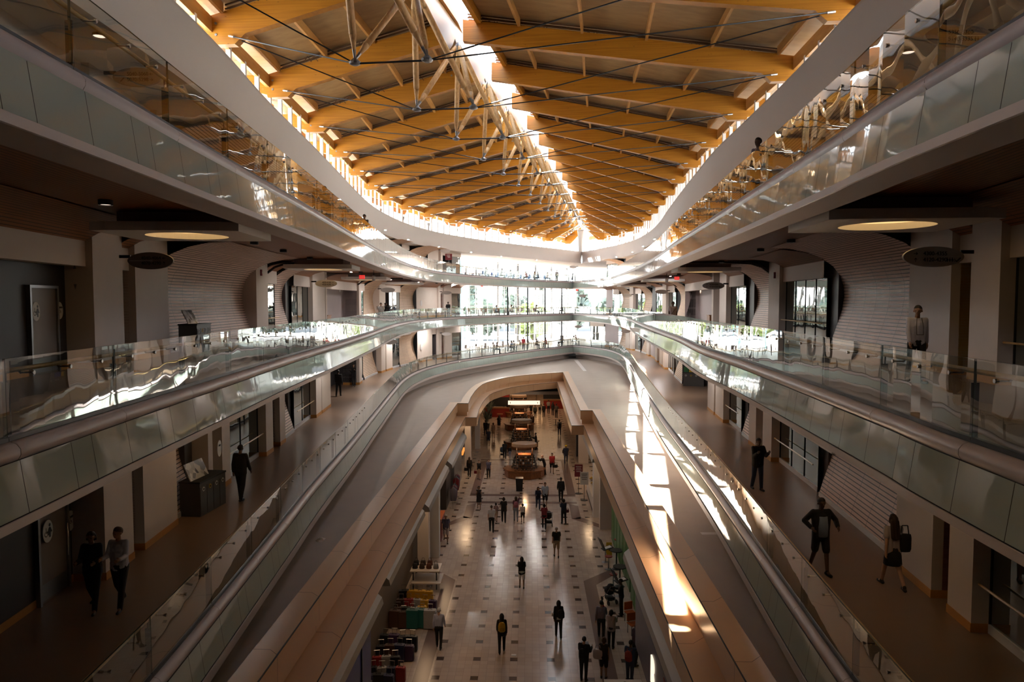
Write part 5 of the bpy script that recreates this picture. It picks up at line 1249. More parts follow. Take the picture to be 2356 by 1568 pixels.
# mall, near to far
MP = [
 (1343, 1566, 1.74, 25, 'hold', (K_, 'jacket', 'long'), (K_, 'trousers'), ('short', BH), 'l', 'young man in black standing with folded arms by the coffee queue', 0),
 (1389, 1560, 1.64, 20, 'stand', (K_, 'tee', 'none'), (K_, 'shorts'), ('bun', BR_), 'm', 'woman in black shorts with white tote bag, coffee queue', 1),
 (1449, 1572, 1.68, 30, 'reach', ((.03, .05, .10), 'tee', 'short'), (JEAN, 'trousers'), ('short', BH), 'd', 'person with red backpack standing at the coffee counter', 0),
 (1462, 1530, 1.70, 60, 'reach', ((.05, .03, .05), 'tee', 'short'), (K_, 'trousers'), ('short', BH), 'd', 'dark haired customer beside the white counter top', 0),
 (1383, 1470, 1.76, 10, 'walk', ((.22, .19, .26), 'shirt', 'long'), (K_, 'trousers'), ('short', BH), 'l', 'man in mauve shirt walking beside the woman holding a baby', 0),
 (1406, 1490, 1.66, 20, 'baby', ((.38, .30, .31), 'jacket', 'long'), (K_, 'trousers'), ('bob', BH), 'm', 'woman in long pale cardigan holding a baby in red', 1),
 (1285, 1466, 1.66, 2, 'step', (K_, 'jacket', 'long'), (K_, 'trousers'), ('long', BH), 'm', 'long haired woman in black jacket with white sleeve stripe', 1),
 (1154.5, 1500, 1.66, 0, 'step2', (K_, 'jacket', 'long'), (K_, 'trousers'), ('long', BH), 'm', 'long haired woman walking away with a yellow backpack', 1),
 (1010, 1490, 1.74, 5, 'step', ((.42, .44, .58), 'shirt', 'long'), (K_, 'trousers'), ('short', GY), 'l', 'grey haired man in pale blue shirt walking by the luggage', 0),
 (1429, 1416, 1.76, 280, 'hold', (K_, 'shirt', 'long'), (K_, 'trousers'), ('short', BH), 'd', 'man in dark clothes standing against the green wall', 0),
 (1200.5, 1352, 1.62, 0, 'phone', (K_, 'jacket', 'long'), (WH, 'shorts'), ('long', BH), 'm', 'woman in long black top and white shorts, centre of the mall', 1),
 (1280, 1281, 1.76, 0, 'step', (K_, 'tee', 'short'), (TAN, 'shorts'), ('short', GY), 'l', 'bald man in black T-shirt and beige shorts', 0),
 (1026, 1246, 1.74, 175, 'walk', ((.08, .08, .13), 'tee', 'short'), (GY, 'shorts'), ('short', (.6, .58, .55)), 'm', 'white haired man in striped shirt and pale shorts by left shops', 0),
 (1131, 1223, 1.72, 0, 'step', (WH, 'tee', 'short'), (K_, 'trousers'), ('short', BR_), 'l', 'man in white shirt walking with a girl, left of centre', 0),
 (1141, 1199, 1.28, 10, 'handsR', ((.30, .18, .16), 'tee', 'none'), (TAN, 'shorts'), ('pony', BH), 'm', 'girl holding hands with the woman in black', 1),
 (1159, 1201, 1.70, 0, 'handsL', (K_, 'tee', 'short'), (K_, 'trousers'), ('bun', BH), 'm', 'woman in black walking away, holding a girl by the hand', 1),
 (1187, 1198, 1.66, 0, 'raise', ((.15, .06, .09), 'tee', 'short'), ((.30, .33, .42), 'trousers'), ('long', BR_), 'l', 'woman with pink backpack raising an arm to her hair', 1),
 (1202.5, 1202, 1.30, 0, 'handsL', (WH, 'tee', 'short'), (K_, 'shorts'), ('bob', BH), 'm', 'child in white T-shirt walking beside the pink backpack', 1),
 (1252, 1216, 1.64, 5, 'push', ((.20, .02, .03), 'jacket', 'long'), (K_, 'trousers'), ('bun', BH), 'd', 'woman in dark red top pushing a stroller', 1),
 (1297, 1205, 1.68, 350, 'phone', (NV, 'shirt', 'long'), (K_, 'trousers'), ('bun', BH), 'm', 'woman in navy with a small shoulder bag', 1),
 (1238, 1171, 1.64, 178, 'hold_walk', (NV, 'tee', 'long'), (JEAN, 'trousers'), ('long', BH), 'm', 'woman with a cup walking beside the man with straps', 1),
 (1254, 1166, 1.80, 180, 'step', ((.40, .46, .55), 'tee', 'short'), (K_, 'shorts'), ('short', BH), 'm', 'tall man in white and blue shirt with shoulder straps', 0),
 (1290.5, 1154, 1.82, 0, 'step2', (K_, 'jacket', 'long'), (K_, 'trousers'), ('short', BH), 'd', 'tall man in black walking away, right of the kiosk', 0),
 (1102, 1170, 1.64, 180, 'phone', (K_, 'tee', 'none'), (K_, 'dress'), ('bob', BH), 'm', 'woman in a black dress walking towards viewer', 1),
 (1080, 1096, 1.68, 5, 'step', (K_, 'jacket', 'long'), (K_, 'trousers'), ('long', BR_), 'm', 'woman in black coat beside the left shop entrance', 1),
 (1102, 1102, 1.60, 180, 'step', (K_, 'tee', 'none'), (TAN, 'skirt'), ('short', BR_), 'l', 'woman in black top and beige skirt with a red bag', 1),
 (1124, 1100, 1.64, 178, 'step2', ((.14, .13, .19), 'tee', 'short'), (K_, 'trousers'), ('bob', BR_), 'l', 'woman in patterned blouse and black trousers', 1),
 (1253, 1092, 1.72, 270, 'lean', (K_, 'jacket', 'long'), (K_, 'trousers'), ('bald', BH), 'l', 'man in black leaning over the nearest kiosk counter', 0),
 (1270, 1088, 1.76, 178, 'step', ((.38, .02, .02), 'tee', 'short'), (K_, 'shorts'), ('short', BH), 'm', 'man in red T-shirt walking towards viewer with a bag', 0),
 (1302, 1066, 1.74, 185, 'walk2', (NV, 'tee', 'short'), (NV, 'trousers'), ('cap', BH), 'd', 'man in navy wearing a yellow cap', 0),
 (1161, 1055, 1.68, 0, 'push', (K_, 'jacket', 'long'), (K_, 'trousers'), ('bob', BH), 'm', 'woman pushing a pale blue stroller beside the second kiosk', 1),
 (1173, 1052, 1.10, 0, 'stand', (K_, 'tee', 'long'), (BLU, 'trousers'), ('short', BH), 'm', 'small child in blue trousers beside the stroller', 0),
 (1233, 1034, 1.70, 270, 'hold', (K_, 'jacket', 'long'), (K_, 'trousers'), ('short', BH), 'd', 'seller in black beside the second kiosk', 0),
 (1123.5, 1024, 1.70, 178, 'step', (NV, 'tee', 'short'), (NV, 'shorts'), ('short', BR_), 'm', 'man in dark blue with a bag near the left columns', 0),
 (1135, 1007, 1.66, 0, 'step', ((.33, .24, .19), 'tee', 'none'), (TAN, 'dress'), ('bob', BR_), 'm', 'woman in a beige dress near the left columns', 1),
 (1117, 1002, 1.72, 0, 'step2', (K_, 'tee', 'short'), (K_, 'trousers'), ('short', BH), 'd', 'man in black T-shirt walking near the left shop glass', 0),
 (1148, 988, 1.64, 0, 'step', (K_, 'tee', 'short'), (K_, 'skirt'), ('long', BH), 'm', 'long haired woman in black far down the mall', 1),
 (1287, 1001, 1.76, 0, 'step', (WH, 'tee', 'short'), (NV, 'trousers'), ('short', BH), 'm', 'man with white shirt and dark backpack near the right columns', 0),
 (1225, 985, 1.70, 200, 'stand', ((.10, .06, .05), 'shirt', 'long'), (K_, 'trousers'), ('bald', BH), 'l', 'person standing behind the third kiosk', 0),
]
PM = {}
for (px, py, H, fc, po, tp, bt, hr_, sk, lb, fm) in MP:
    PM[lb] = person(pp(px, py, 0), 0, H, fc-1.5 if fc < 90 else fc, po, tp, bt, hr_, sk, lb, fem=bool(fm))
def PB(key): return next(v for k, v in PM.items() if key in k)
pack(PB('yellow backpack'), 'backpack', (.55, .33, .02), 'yellow backpack on the long haired woman, near the bottom of the mall', 'backpack')
pack(PB('white sleeve stripe'), 'backpack', K_, 'black backpack on the woman with a white sleeve stripe', 'backpack', (.10, -.19, 1.15))
mb = MB(); mb.tube((-.24, -.02, 1.12), (-.26, -.0, .98), .062, .055, 10); mb.obj('sleeve_stripe', cloth(WH), PB('white sleeve stripe'))
mb = MB(); mb.lathe((0, 0, .86), [(.178, 0), (.172, .10)], 16, 1, .78, caps=False); mb.obj('shirt_hem', cloth(WH), PB('white sleeve stripe'))
pack(PB('folded arms'), 'backpack', K_, 'black backpack on the young man with folded arms', 'backpack')
pack(PB('white tote bag'), 'tote_bag', (.55, .48, .46), 'large white tote bag hanging from the shoulder in the coffee queue', 'bag', (-.22, -.08, .98), (.40, .14, .36))
pack(PB('red backpack'), 'backpack', (.28, .04, .03), 'red backpack on the person at the coffee counter', 'backpack')
pack(PB('pink backpack'), 'backpack', (.45, .16, .20), 'pink backpack on the woman raising an arm', 'backpack')
pack(PB('dark backpack near'), 'backpack', K_, 'dark backpack on the man in white near the right columns', 'backpack')
pack(PB('yellow cap'), 'backpack', K_, 'black bag on the shoulder of the man in a yellow cap', 'bag', (.18, -.16, 1.1))
pack(PB('man in red T-shirt'), 'handbag', K_, 'black bag in the hand of the man in red', 'bag', (-.32, .05, .62), (.34, .14, .26))
pack(PB('with a red bag'), 'handbag', (.25, .02, .03), 'red bag held by the woman in a beige skirt', 'bag', (.28, .0, .60), (.26, .12, .24))
pack(PB('small shoulder bag'), 'handbag', (.10, .02, .04), 'small dark red shoulder bag on the woman in navy', 'bag', (.24, -.04, .88), (.22, .10, .2))
pack(PB('black coat'), 'handbag', K_, 'black handbag of the woman in a black coat', 'bag', (-.30, .02, .62), (.30, .12, .26))
b = PB('holding a baby'); q = b.location+b.rotation_euler.to_matrix() @ Vector((.05, .27, 1.14))
bb = blob([((0, 0, 0), (0, .02, .22), .075, .07), ((0, .02, .33), (0, .03, .35), .068, .066), ((-.08, .02, .18), (-.12, .14, .12), .03, .022), ((.08, .02, .18), (.13, .14, .14), .03, .022), ((-.05, .02, -.02), (-.07, .15, -.12), .045, .03), ((.05, .02, -.02), (.08, .15, -.12), .045, .03)], .016, 'person', cloth(SK['m'], .55))
tag(bb, 'baby in a red suit carried by the woman in a pale cardigan', 'baby'); bb.location = q
blob([((0, 0, -.02), (0, .02, .22), .09, .085), ((-.08, .02, .18), (-.11, .11, .13), .042, .036), ((.08, .02, .18), (.12, .11, .15), .042, .036), ((-.05, .02, -.02), (-.065, .13, -.10), .058, .045), ((.05, .02, -.02), (.075, .13, -.10), .058, .045)], .016, 'romper', cloth((.36, .02, .03)), bb)
blob([((0, .01, .345), (0, .015, .355), .068, .068)], .014, 'hair', cloth(BH), bb)
# ------------------------------------------------------------------ things in the mall and the galleries
def bx(c, d, rz=0): return MB().box(c, d, rz)
MR = -math.atan(.0257)
def G0(px, py, z=0): x, y = P(px, py, z); return (x, y, z)
# recycling stations
def recycling(pos, rz, lab, poster=True, tops=None):
    o = empty('recycling_station', pos, lab, 'recycling bin', rz=rz)
    bx((0, 0, .49), (1.5, .62, .98)).obj('body', 'bin_grey', o); bx((0, 0, 1.0), (1.54, .66, .05)).obj('top', 'black', o)
    for i in range(4): bx((-.56+i*.373, -.315, .45), (.34, .012, .82)).obj('door', 'bin_grey', o)
    for i, c in enumerate(('sign_white', 'kiosk_yellow', 'sign_white', 'sign_white')):
        mb = MB(); mb.tube((-.56+i*.373, -.33, .78), (-.56+i*.373, -.32, .78), .065, n=14); mb.obj('opening_ring', c, o)
        mb = MB(); mb.tube((-.56+i*.373, -.333, .78), (-.56+i*.373, -.331, .78), .04, n=12); mb.obj('opening', 'text_black', o)
    if poster:
        mb = MB(); mb.box((-.2, .1, 1.25), (1.0, .03, .55), M=Matrix.Rotation(R(-25), 3, 'X')); mb.obj('poster_board', 'poster', o)
    for i, c in enumerate(tops or ()): bx((-.56+i*.373, .05, 1.2), (.34, .4, .38)).obj('stream_box', c, o)
    return o
mat('kiosk_yellow', (.60, .36, .02), .5)
mat('green_box', (.03, .16, .05), .5); mat('blue_box', (.02, .07, .28), .5)
def poster_mat():
    m, n, b = nt('poster'); tc = N(n, 'TexCoord'); vo = N(n, 'TexVoronoi'); vo.inputs['Scale'].default_value = 5; n.links.new(tc.outputs['Object'], vo.inputs['Vector'])
    cr = N(n, 'ValToRGB'); cr.color_ramp.elements[0].color = (.75, .75, .72, 1); cr.color_ramp.elements[1].color = (.10, .09, .08, 1); cr.color_ramp.elements[0].position = .3
    sx = N(n, 'SeparateColor'); n.links.new(vo.outputs['Color'], sx.inputs[0]); n.links.new(sx.outputs[0], cr.inputs[0]); n.links.new(cr.outputs[0], b.inputs['Base Color']); b.inputs['Roughness'].default_value = .15
poster_mat()
x, y, _ = G0(432, 1178, L3); recycling((x+.35, y+.3, L3), EL[3].ang(15)+R(90)-R(8), 'dark recycling bins with slanted picture board by the left slatted wall')
x, y, _ = G0(1602, 888, L3); recycling((x-.1, y+.3, L3), R(-20), 'dark recycling bins with green, yellow and blue boxes in the right recess', False, ('green_box', 'kiosk_yellow', 'blue_box', 'bin_grey'))
q = WL[4].s_at_px(398, L4+1); x, y = WL[4].at(q, .75); recycling((x, y, L4), WL[4].ang(q)+R(90), 'dark recycling bins with picture board before the left middle gallery slatted wall')
for i, (dx, r) in enumerate(((-.25, .05), (.0, .045), (.25, .05))):
    pass
# kiosks
KX = [('nearest', 1.05, 60.6, 1.0), ('second', .95, 72.6, 1.0), ('third', .85, 83.0, .95), ('fourth', .8, 92.0, .95)]
rk = random.Random(5)
for nm, x, y, s in KX:
    o = empty('kiosk', (x, y, 0), 'round wooden jewellery kiosk with oval canopy, %s in the mall row' % nm, 'kiosk', 'kiosks along the mall')
    mb = MB(); mb.lathe((0, 0, 0), [(1.45, .0), (1.5, .06), (1.5, .55), (1.62, .62), (1.62, .70), (1.2, .72)], 10, 1.12, .95); mb.obj('counter', 'kiosk_wood', o)
    mb = MB(); mb.lathe((0, 0, .72), [(1.15, 0), (1.15, .85)], 10, 1.1, .9, caps=False); mb.obj('glass_case', 'window_glass', o)
    for a in range(4):
        mb = MB(); mb.tube((.95*math.cos(a*PI/2+.78), .8*math.sin(a*PI/2+.78), .7), (.95*math.cos(a*PI/2+.78), .8*math.sin(a*PI/2+.78), 2.55), .03); mb.obj('post', 'kiosk_wood', o)
    mb = MB(); mb.lathe((0, 0, 2.5), [(1.0, 0), (1.08, .06), (1.08, .30), (1.0, .34)], 28, 1.0, .72); mb.obj('canopy', 'beige_panel', o)
    mb = MB(); mb.lathe((0, 0, 2.5), [(1.085, .02), (1.10, .05), (1.085, .08)], 28, 1.0, .72, caps=False); mb.obj('canopy_rim', 'kiosk_wood', o)
    mb = MB(); 
    for a in range(6): mb.tube((.5*math.cos(a), .35*math.sin(a), 2.48), (.5*math.cos(a), .35*math.sin(a), 2.5), .06, n=8)
    mb.obj('spotlights', 'shop_lit', o, kind='stuff')
    core = bx((0, 0, 1.3), (1.1, .9, 1.2)); core.obj('display_core', 'kiosk_wood', o)
    mb = MB(); mb2 = MB()
    for lvl in range(5):
        for j in range(26):
            a = j/26*2*PI; r = .98-.06*lvl; b_ = mb if (j+lvl) % 3 else mb2
            b_.box((r*1.1*math.cos(a), r*.9*math.sin(a), .78+lvl*.24), (.10+.08*rk.random(), .05, .10+.10*rk.random()), rz=a+PI/2)
    mb.obj('merchandise', 'steel_dark', o, kind='stuff'); mb2.obj('merchandise', 'steel_bright', o, kind='stuff')
    mb = MB(); 
    for j in range(4):
        for k_ in range(7): mb.box((-.75+k_*.25, -1.28+.10*j, .76+j*.11), (.21, .07, .03))
    mb.obj('jewellery_trays', 'black', o, kind='stuff')
    l = bpy.data.lights.new('kiosk_light', 'POINT'); l.energy = 45; l.color = (1, .62, .34); l.shadow_soft_size = .25; lo = bpy.data.objects.new('kiosk_light', l); COL.objects.link(lo); lo.location = (x, y-.2, 2.35)
o = empty('litter_bin', G0(1195, 1128), 'black square litter bin in front of the nearest kiosk', 'bin', rz=MR); mb = MB(); mb.lathe((0, 0, 0), [(.34, 0), (.40, .95)], 4, rz=PI/4); mb.obj('body', 'black', o); bx((0, 0, .98), (.6, .6, .07)).obj('lid', 'steel_dark', o)
# food court
o = empty('hanging_sign', (-.2+(1210-CX)/F*79+.0, 79.2, 3.62), 'long lit cream sign hanging over the food court entrance', 'sign'); bx((0, 0, 0), (3.5, .2, .42)).obj('box', 'sign_lit', o)
for sx in (-1.4, 1.4): mb = MB(); mb.tube((sx, 0, .2), (sx, 0, .9), .02); mb.obj('hanger', 'steel_dark', o)
mb = MB(); pict(mb, -1.5, 0, .2, 'p'); pict(mb, 1.5, 0, .2, 'w'); a = mb.obj('pictogram', 'text_black', o); a.location = (0, -.105, 0)
o = empty('restroom_sign', (*MF(4.0, 64.5), 3.5), 'lit white washroom sign with figures on the right shop front', 'sign'); bx((0, 0, 0), (.62, .18, .42)).obj('box', 'sign_lit', o)
mb = MB()
for i, k_ in enumerate(('p', 'w', 'c')): pict(mb, -.18+.18*i, 0, .24, k_)
a = mb.obj('pictogram', 'text_black', o); a.location = (0, -.095, 0); bx((.5, 0, 0), (.5, .06, .06)).obj('arm', 'steel_dark', o)
for i, (m, y, w, lb) in enumerate(((-4.3, 92, 3.2, 'left'), (-1.6, 99, 2.2, 'middle'), (3.9, 99.5, 4.2, 'right'))):
    o = empty('food_counter', (*MF(m, y), 0), 'dark red food court counter, %s one' % lb, 'counter'); bx((0, 0, .55), (w, .8, 1.1)).obj('base', 'red_counter', o); bx((0, 0, 1.13), (w+.1, .9, .06)).obj('top', 'kiosk_wood', o); bx((0, .9, 2.7), (w, .1, .6)).obj('menu_panel', 'red_counter', o); bx((0, .9, 1.8), (w, .3, 1.2)).obj('back_shelf', 'black', o)
for i in range(6):
    o = empty('menu_board', (-.2+i*.62, 104, 3.7), ('glowing red menu board over the food court, %s in the row from the left' % ('first', 'second', 'third', 'fourth', 'fifth', 'last')[i]), 'menu board', 'red menu boards'); bx((0, 0, 0), (.5, .08, .62)).obj('panel', 'exit_red', o)
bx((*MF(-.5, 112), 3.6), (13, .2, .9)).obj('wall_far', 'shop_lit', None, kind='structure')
for i in range(9):
    m = -3.8+(i % 5)*1.7; y = 86+(i//5)*3.5
    if 0 < m < 2.4: continue
    o = empty('cafe_table', (*MF(m, y), 0), 'small dark food court table, %s row, %s from the left' % (('front', 'back')[i//5], ('first', 'second', 'third', 'fourth', 'fifth')[i % 5]), 'table', 'food court tables'); mb = MB(); mb.lathe((0, 0, 0), [(.25, 0), (.05, .05), (.04, .72)], 10); mb.obj('base', 'steel_dark', o); bx((0, 0, .74), (.7, .7, .04)).obj('top', 'kiosk_wood', o)
for i, (px, py) in enumerate(((1122, 985), (1128, 962))):
    x, y, _ = G0(px, py); o = empty('potted_palm', (x-.1, y, 0), 'dark potted palm by the left food court wall, %s one' % ('nearer', 'farther')[i], 'plant', 'potted palms'); mb = MB(); mb.lathe((0, 0, 0), [(.28, 0), (.36, .6)], 12); mb.obj('pot', 'black', o); mb = MB()
    for j in range(40):
        a = rk.random()*6.28; h = 1.2+rk.random()*1.5; r = .4+rk.random()*.7; b0 = Vector((0, 0, .6)); t = Vector((r*math.cos(a), r*math.sin(a), h)); s_ = Vector((-math.sin(a), math.cos(a), 0))*.06; md = (b0+t)/2+Vector((0, 0, .35)); mb.quad(tuple(b0), tuple(md-s_), tuple(t), tuple(md+s_))
    mb.obj('fronds', 'leaf_b', o)
FC = ((1222, 957, K_, 'short', 0), (1231, 962, (.05, .06, .05), 'short', 0), (1242, 953, (.22, .18, .14), 'bob', 1), (1251, 959, K_, 'short', 0), (1262, 950, (.30, .27, .24), 'short', 0), (1272, 955, K_, 'long', 1), (1170, 956, K_, 'short', 0), (1183, 951, (.20, .03, .03), 'bob', 1), (1280, 961, (.08, .06, .05), 'short', 0))
for i, (px, py, c, h_, fm) in enumerate(FC):
    person(P(px, py, 0), 0, 1.64+.02*i, (20*i) % 60-20, 'stand' if i % 2 else 'hold', (c, 'shirt', 'long'), (K_, 'trousers'), (h_, BH), 'lmd'[i % 3], 'person queueing before the dim food court counters, ' + ('third', 'fourth', 'fifth', 'sixth', 'seventh', 'eighth', 'first', 'second', 'ninth')[i] + ' from the left', fem=bool(fm), group='people queueing at the food court')
# right side: white counter, posters, easel sign, fruit
c = MF(4.78, 53.0); o = empty('juice_counter', (*c, 0), 'white juice counter with fruit bowls by the right pier', 'counter', rz=MR); bx((0, 0, .5), (.8, 5.6, 1.0)).obj('base', 'white_paint', o); bx((0, 0, 1.03), (.9, 5.7, .06)).obj('top', 'white_top', o); bx((-.42, 0, .05), (.02, 5.6, .1)).obj('kick_plate', 'black', o)
for i, y in enumerate((55.0, 53.6)):
    b = empty('fruit_bowl', (*MF(4.7, y), 1.06), 'bowl of yellow fruit on the white juice counter, %s one' % ('farther', 'nearer')[i], 'bowl', 'fruit bowls'); mb = MB(); mb.lathe((0, 0, 0), [(.10, 0), (.24, .16)], 14, caps=False); mb.obj('bowl', 'white_top', b)
    for j in range(7):
        f = MB(); f.smooth = True; f.sphere((0, 0, 0), .07, 8, 1, 1.3, 1); fo = f.obj('lemon', 'kiosk_yellow'); fo.location = (*MF(4.7+.11*math.cos(j*1.05)*(j > 0), y+.11*math.sin(j*1.05)*(j > 0)), 1.22+.05*(j == 0)); tag(fo, 'yellow fruit heaped in the %s bowl on the juice counter' % ('farther', 'nearer')[i], 'fruit', 'fruit in the %s bowl' % ('farther', 'nearer')[i])
for (m, y, z0, h, w, mt, lb) in ((5.3, 55.8, 2.1, 1.5, 1.1, 'kiosk_yellow', 'yellow poster behind the juice counter'), (5.3, 57.6, 2.6, 1.7, .9, 'blue_box', 'blue poster with a yellow flame shape behind the juice counter')):
    o = empty('poster', (*MF(m, y), z0+h/2), lb, 'poster', rz=MR); bx((0, 0, 0), (.05, w, h)).obj('sheet', mt, o); mb = MB(); mb.lathe((-.03, 0, -.45*h), [(.02, 0), (.16, .15), (.10, .4), (.01, .7)], 10, .15, 1); mb.obj('picture', 'orange_wall' if mt == 'kiosk_yellow' else 'kiosk_yellow', o)
def stand(px, py, h, w, mt, lab, nm='sign_stand'):
    x, y, _ = G0(px, py); o = empty(nm, (x, y, 0), lab, 'sign stand', rz=MR); mb = MB(); mb.lathe((0, 0, 0), [(.28, 0), (.26, .03)], 14); mb.obj('foot', 'steel_dark', o); mb = MB(); mb.tube((0, 0, .02), (0, 0, h), .02); mb.obj('pole', 'steel_dark', o); bx((0, -.03, h-.1), (w, .03, .95)).obj('board', mt, o)
    for j in range(4): bx((0, -.048, h+.22-j*.13), (w*(.7-.1*(j % 2)), .005, .04)).obj('text_line', 'text_black' if mt == 'sign_white' else 'text_white', o)
stand(1344, 1150, 1.75, .62, 'sign_white', 'white sign board on a pole before the juice counter'); stand(1331, 1135, 1.9, .62, 'maroon', 'dark red poster board on a pole before the juice counter')
# tables, stools, wet floor sign, prams, coffee counter
def stool(px, py, lab):
    o = empty('bar_stool', G0(px, py), lab, 'stool', 'round stools by the green wall'); mb = MB(); mb.lathe((0, 0, 0), [(.22, 0), (.2, .03), (.035, .06), (.03, .70)], 14); mb.obj('pedestal', 'steel_grey', o); mb = MB(); mb.lathe((0, 0, .70), [(.20, 0), (.21, .03), (.20, .05)], 18); mb.obj('seat', 'red_counter', o)
stool(1400, 1309, 'round red-brown stool nearest the tilted reading stand'); stool(1411, 1352, 'round red-brown stool behind the pram'); stool(1421, 1268, 'round stool close to the green wall, farthest of the stools')
for i, (px, py) in enumerate(((1418, 1308), (1426, 1348))):
    o = empty('bar_table', G0(px, py), 'tall dark round table against the green wall, %s one' % ('farther', 'nearer')[i], 'table', 'tall dark tables'); mb = MB(); mb.lathe((0, 0, 0), [(.26, 0), (.04, .05), (.035, 1.02)], 12); mb.obj('pedestal', 'steel_dark', o); mb = MB(); mb.lathe((0, 0, 1.02), [(.36, 0), (.36, .04)], 20); mb.obj('top', 'black', o)
for i, (px, py) in enumerate(((1393, 1292), (1424, 1370))):
    o = empty('reading_stand', G0(px, py), 'black tilted stand holding white papers, %s of the two' % ('farther', 'nearer')[i], 'stand', rz=.3); mb = MB(); mb.lathe((0, 0, 0), [(.22, 0), (.03, .04), (.03, .75)], 10); mb.obj('pedestal', 'steel_grey', o); mb = MB(); mb.box((.1, 0, .80), (.62, .45, .03), M=Matrix.Rotation(R(-12), 3, 'Y')); mb.obj('tray', 'black', o); mb = MB(); mb.box((-.25, 0, 1.1), (.03, .45, .65), M=Matrix.Rotation(R(-25), 3, 'Y')); mb.obj('back_panel', 'black', o); mb = MB(); mb.box((.12, 0, .83), (.42, .3, .01), M=Matrix.Rotation(R(-12), 3, 'Y')); mb.obj('papers', 'sign_white', o)
o = empty('wet_floor_sign', G0(1401, 1274), 'yellow wet floor warning sign by the green wall', 'warning sign', rz=MR)
for sy in (-1, 1): mb = MB(); mb.box((0, sy*.12, .35), (.32, .02, .72), M=Matrix.Rotation(R(sy*17), 3, 'X')); mb.obj('panel', 'kiosk_yellow', o)
mb = MB(); pict(mb, 0, 0, .26, 'p'); a = mb.obj('pictogram', 'text_black', o); a.location = (0, -.16, .38); a.rotation_euler = (R(-17), 0, 0)
def pram(pos, rz, c, lab):
    o = empty('pram', pos, lab, 'pram', rz=rz)
    for sx in (-.22, .22):
        for sy, r in ((-.32, .12), (.35, .10)): mb = MB(); mb.tube((sx-.02, sy, r), (sx+.02, sy, r), r, n=14); mb.obj('wheel', 'black', o)
    mb = MB()
    for sx in (-.22, .22): mb.chain([(sx, .35, .12), (sx, -.1, .5), (sx, -.55, 1.02)], [.016]*3, 6); mb.chain([(sx, -.32, .12), (sx, .05, .55)], [.016]*2, 6)
    mb.chain([(-.22, -.55, 1.02), (.22, -.55, 1.02)], [.018]*2, 6); mb.obj('frame', 'steel_grey', o)
    mb = MB(); mb.smooth = True; mb.lathe((0, .05, .42), [(.12, 0), (.2, .08), (.21, .26), (.19, .28)], 12, 1, 1.5); mb.obj('seat', cloth(c), o)
    mb = MB(); mb.smooth = True; mb.lathe((0, -.12, .66), [(.21, 0), (.20, .16), (.13, .28), (.02, .33)], 12, 1, 1.1); mb.obj('hood', cloth(c), o)
    bx((0, -.05, .25), (.34, .4, .14)).obj('basket', 'black', o)
pram(G0(1402, 1385), R(20), K_, 'black pram parked beside the tables and stools')
pram((G0(1263, 1212)[0], G0(1263, 1212)[1]+.45, 0), 0, K_, 'dark pram pushed by the woman in dark red'); x, y, _ = G0(1158, 1054); pram((x-.1, y+.75, 0), 0, (.10, .17, .26), 'pale blue pram pushed beside the second kiosk')
c = MF(3.15, 24.9); o = empty('coffee_counter', (*c, 0), 'coffee counter with white top and red sides below the right parapet', 'counter', rz=MR); bx((.2, 0, .5), (1.2, 1.4, 1.0)).obj('base', 'red_counter', o); bx((.2, 0, 1.03), (1.35, 1.55, .06)).obj('top', 'white_top', o)
o = empty('coffee_counter', (*MF(3.5, 21.7), 0), 'long white topped serving counter beside the coffee queue', 'counter', rz=MR); bx((0, 0, .5), (.55, 4.2, 1.0)).obj('base', 'red_counter', o); bx((0, 0, 1.03), (.7, 4.3, .06)).obj('top', 'white_top', o)
o = empty('coffee_tin', (*MF(3.35, 25.0), 1.06), 'small silver tin on the coffee counter top', 'tin'); mb = MB(); mb.lathe((0, 0, 0), [(.06, 0), (.06, .22)], 12); mb.obj('can', 'steel_bright', o); mb = MB(); mb.lathe((0, 0, .22), [(.062, 0), (.062, .03)], 12); mb.obj('lid', 'black', o)
for i in range(3): o = empty('pastry_tray', (*MF(3.45, 22.9-i*.75), 1.06), 'dark tray of pastries on the serving counter, %s from the far end' % ('first', 'second', 'third')[i], 'tray', 'pastry trays'); bx((0, 0, .03), (.4, .5, .06)).obj('tray', 'black', o); mb = MB(); [mb.sphere((-.1+.1*(j % 3), -.15+.1*(j//3), .08), .045, 8) for j in range(12)]; mb.obj('pastries', 'glulam', o, kind='stuff')
o = empty('shop_sign', (*MF(3.55, 20.5), 4.15), 'dark purple shop sign panel with a white lit letter R', 'sign', rz=MR); bx((0, 0, 0), (.08, 6.5, 1.7)).obj('panel', 'sign_purple' if 'sign_purple' in MAT else (mat('sign_purple', (.05, .045, .10), .35, var=.5, scale=5) and 'sign_purple'), o)
text_mesh('R', 1.15, parent=o, loc=(-.06, -.3, 0), rot=(PI/2, 0, -PI/2), mt='sign_lit', ext=.02); bx((-.05, -2.6, 0), (.02, 1.4, 1.5)).obj('red_panel', 'red_wall', o)
# orange cafe chairs behind
for i, (px, py) in enumerate(((1450, 1430), (1457, 1457))):
    o = empty('cafe_chair', G0(px, py), 'orange chair under the right parapet, %s one' % ('farther', 'nearer')[i], 'chair', 'orange cafe chairs', rz=R(200)); bx((0, 0, .45), (.42, .42, .05)).obj('seat', 'orange_wall', o); bx((0, -.2, .70), (.42, .04, .36)).obj('backrest', 'orange_wall', o)
    for sx in (-.18, .18):
        for sy in (-.18, .18): mb = MB(); mb.tube((sx, sy, 0), (sx, sy, .43), .015); mb.obj('leg', 'steel_dark', o)
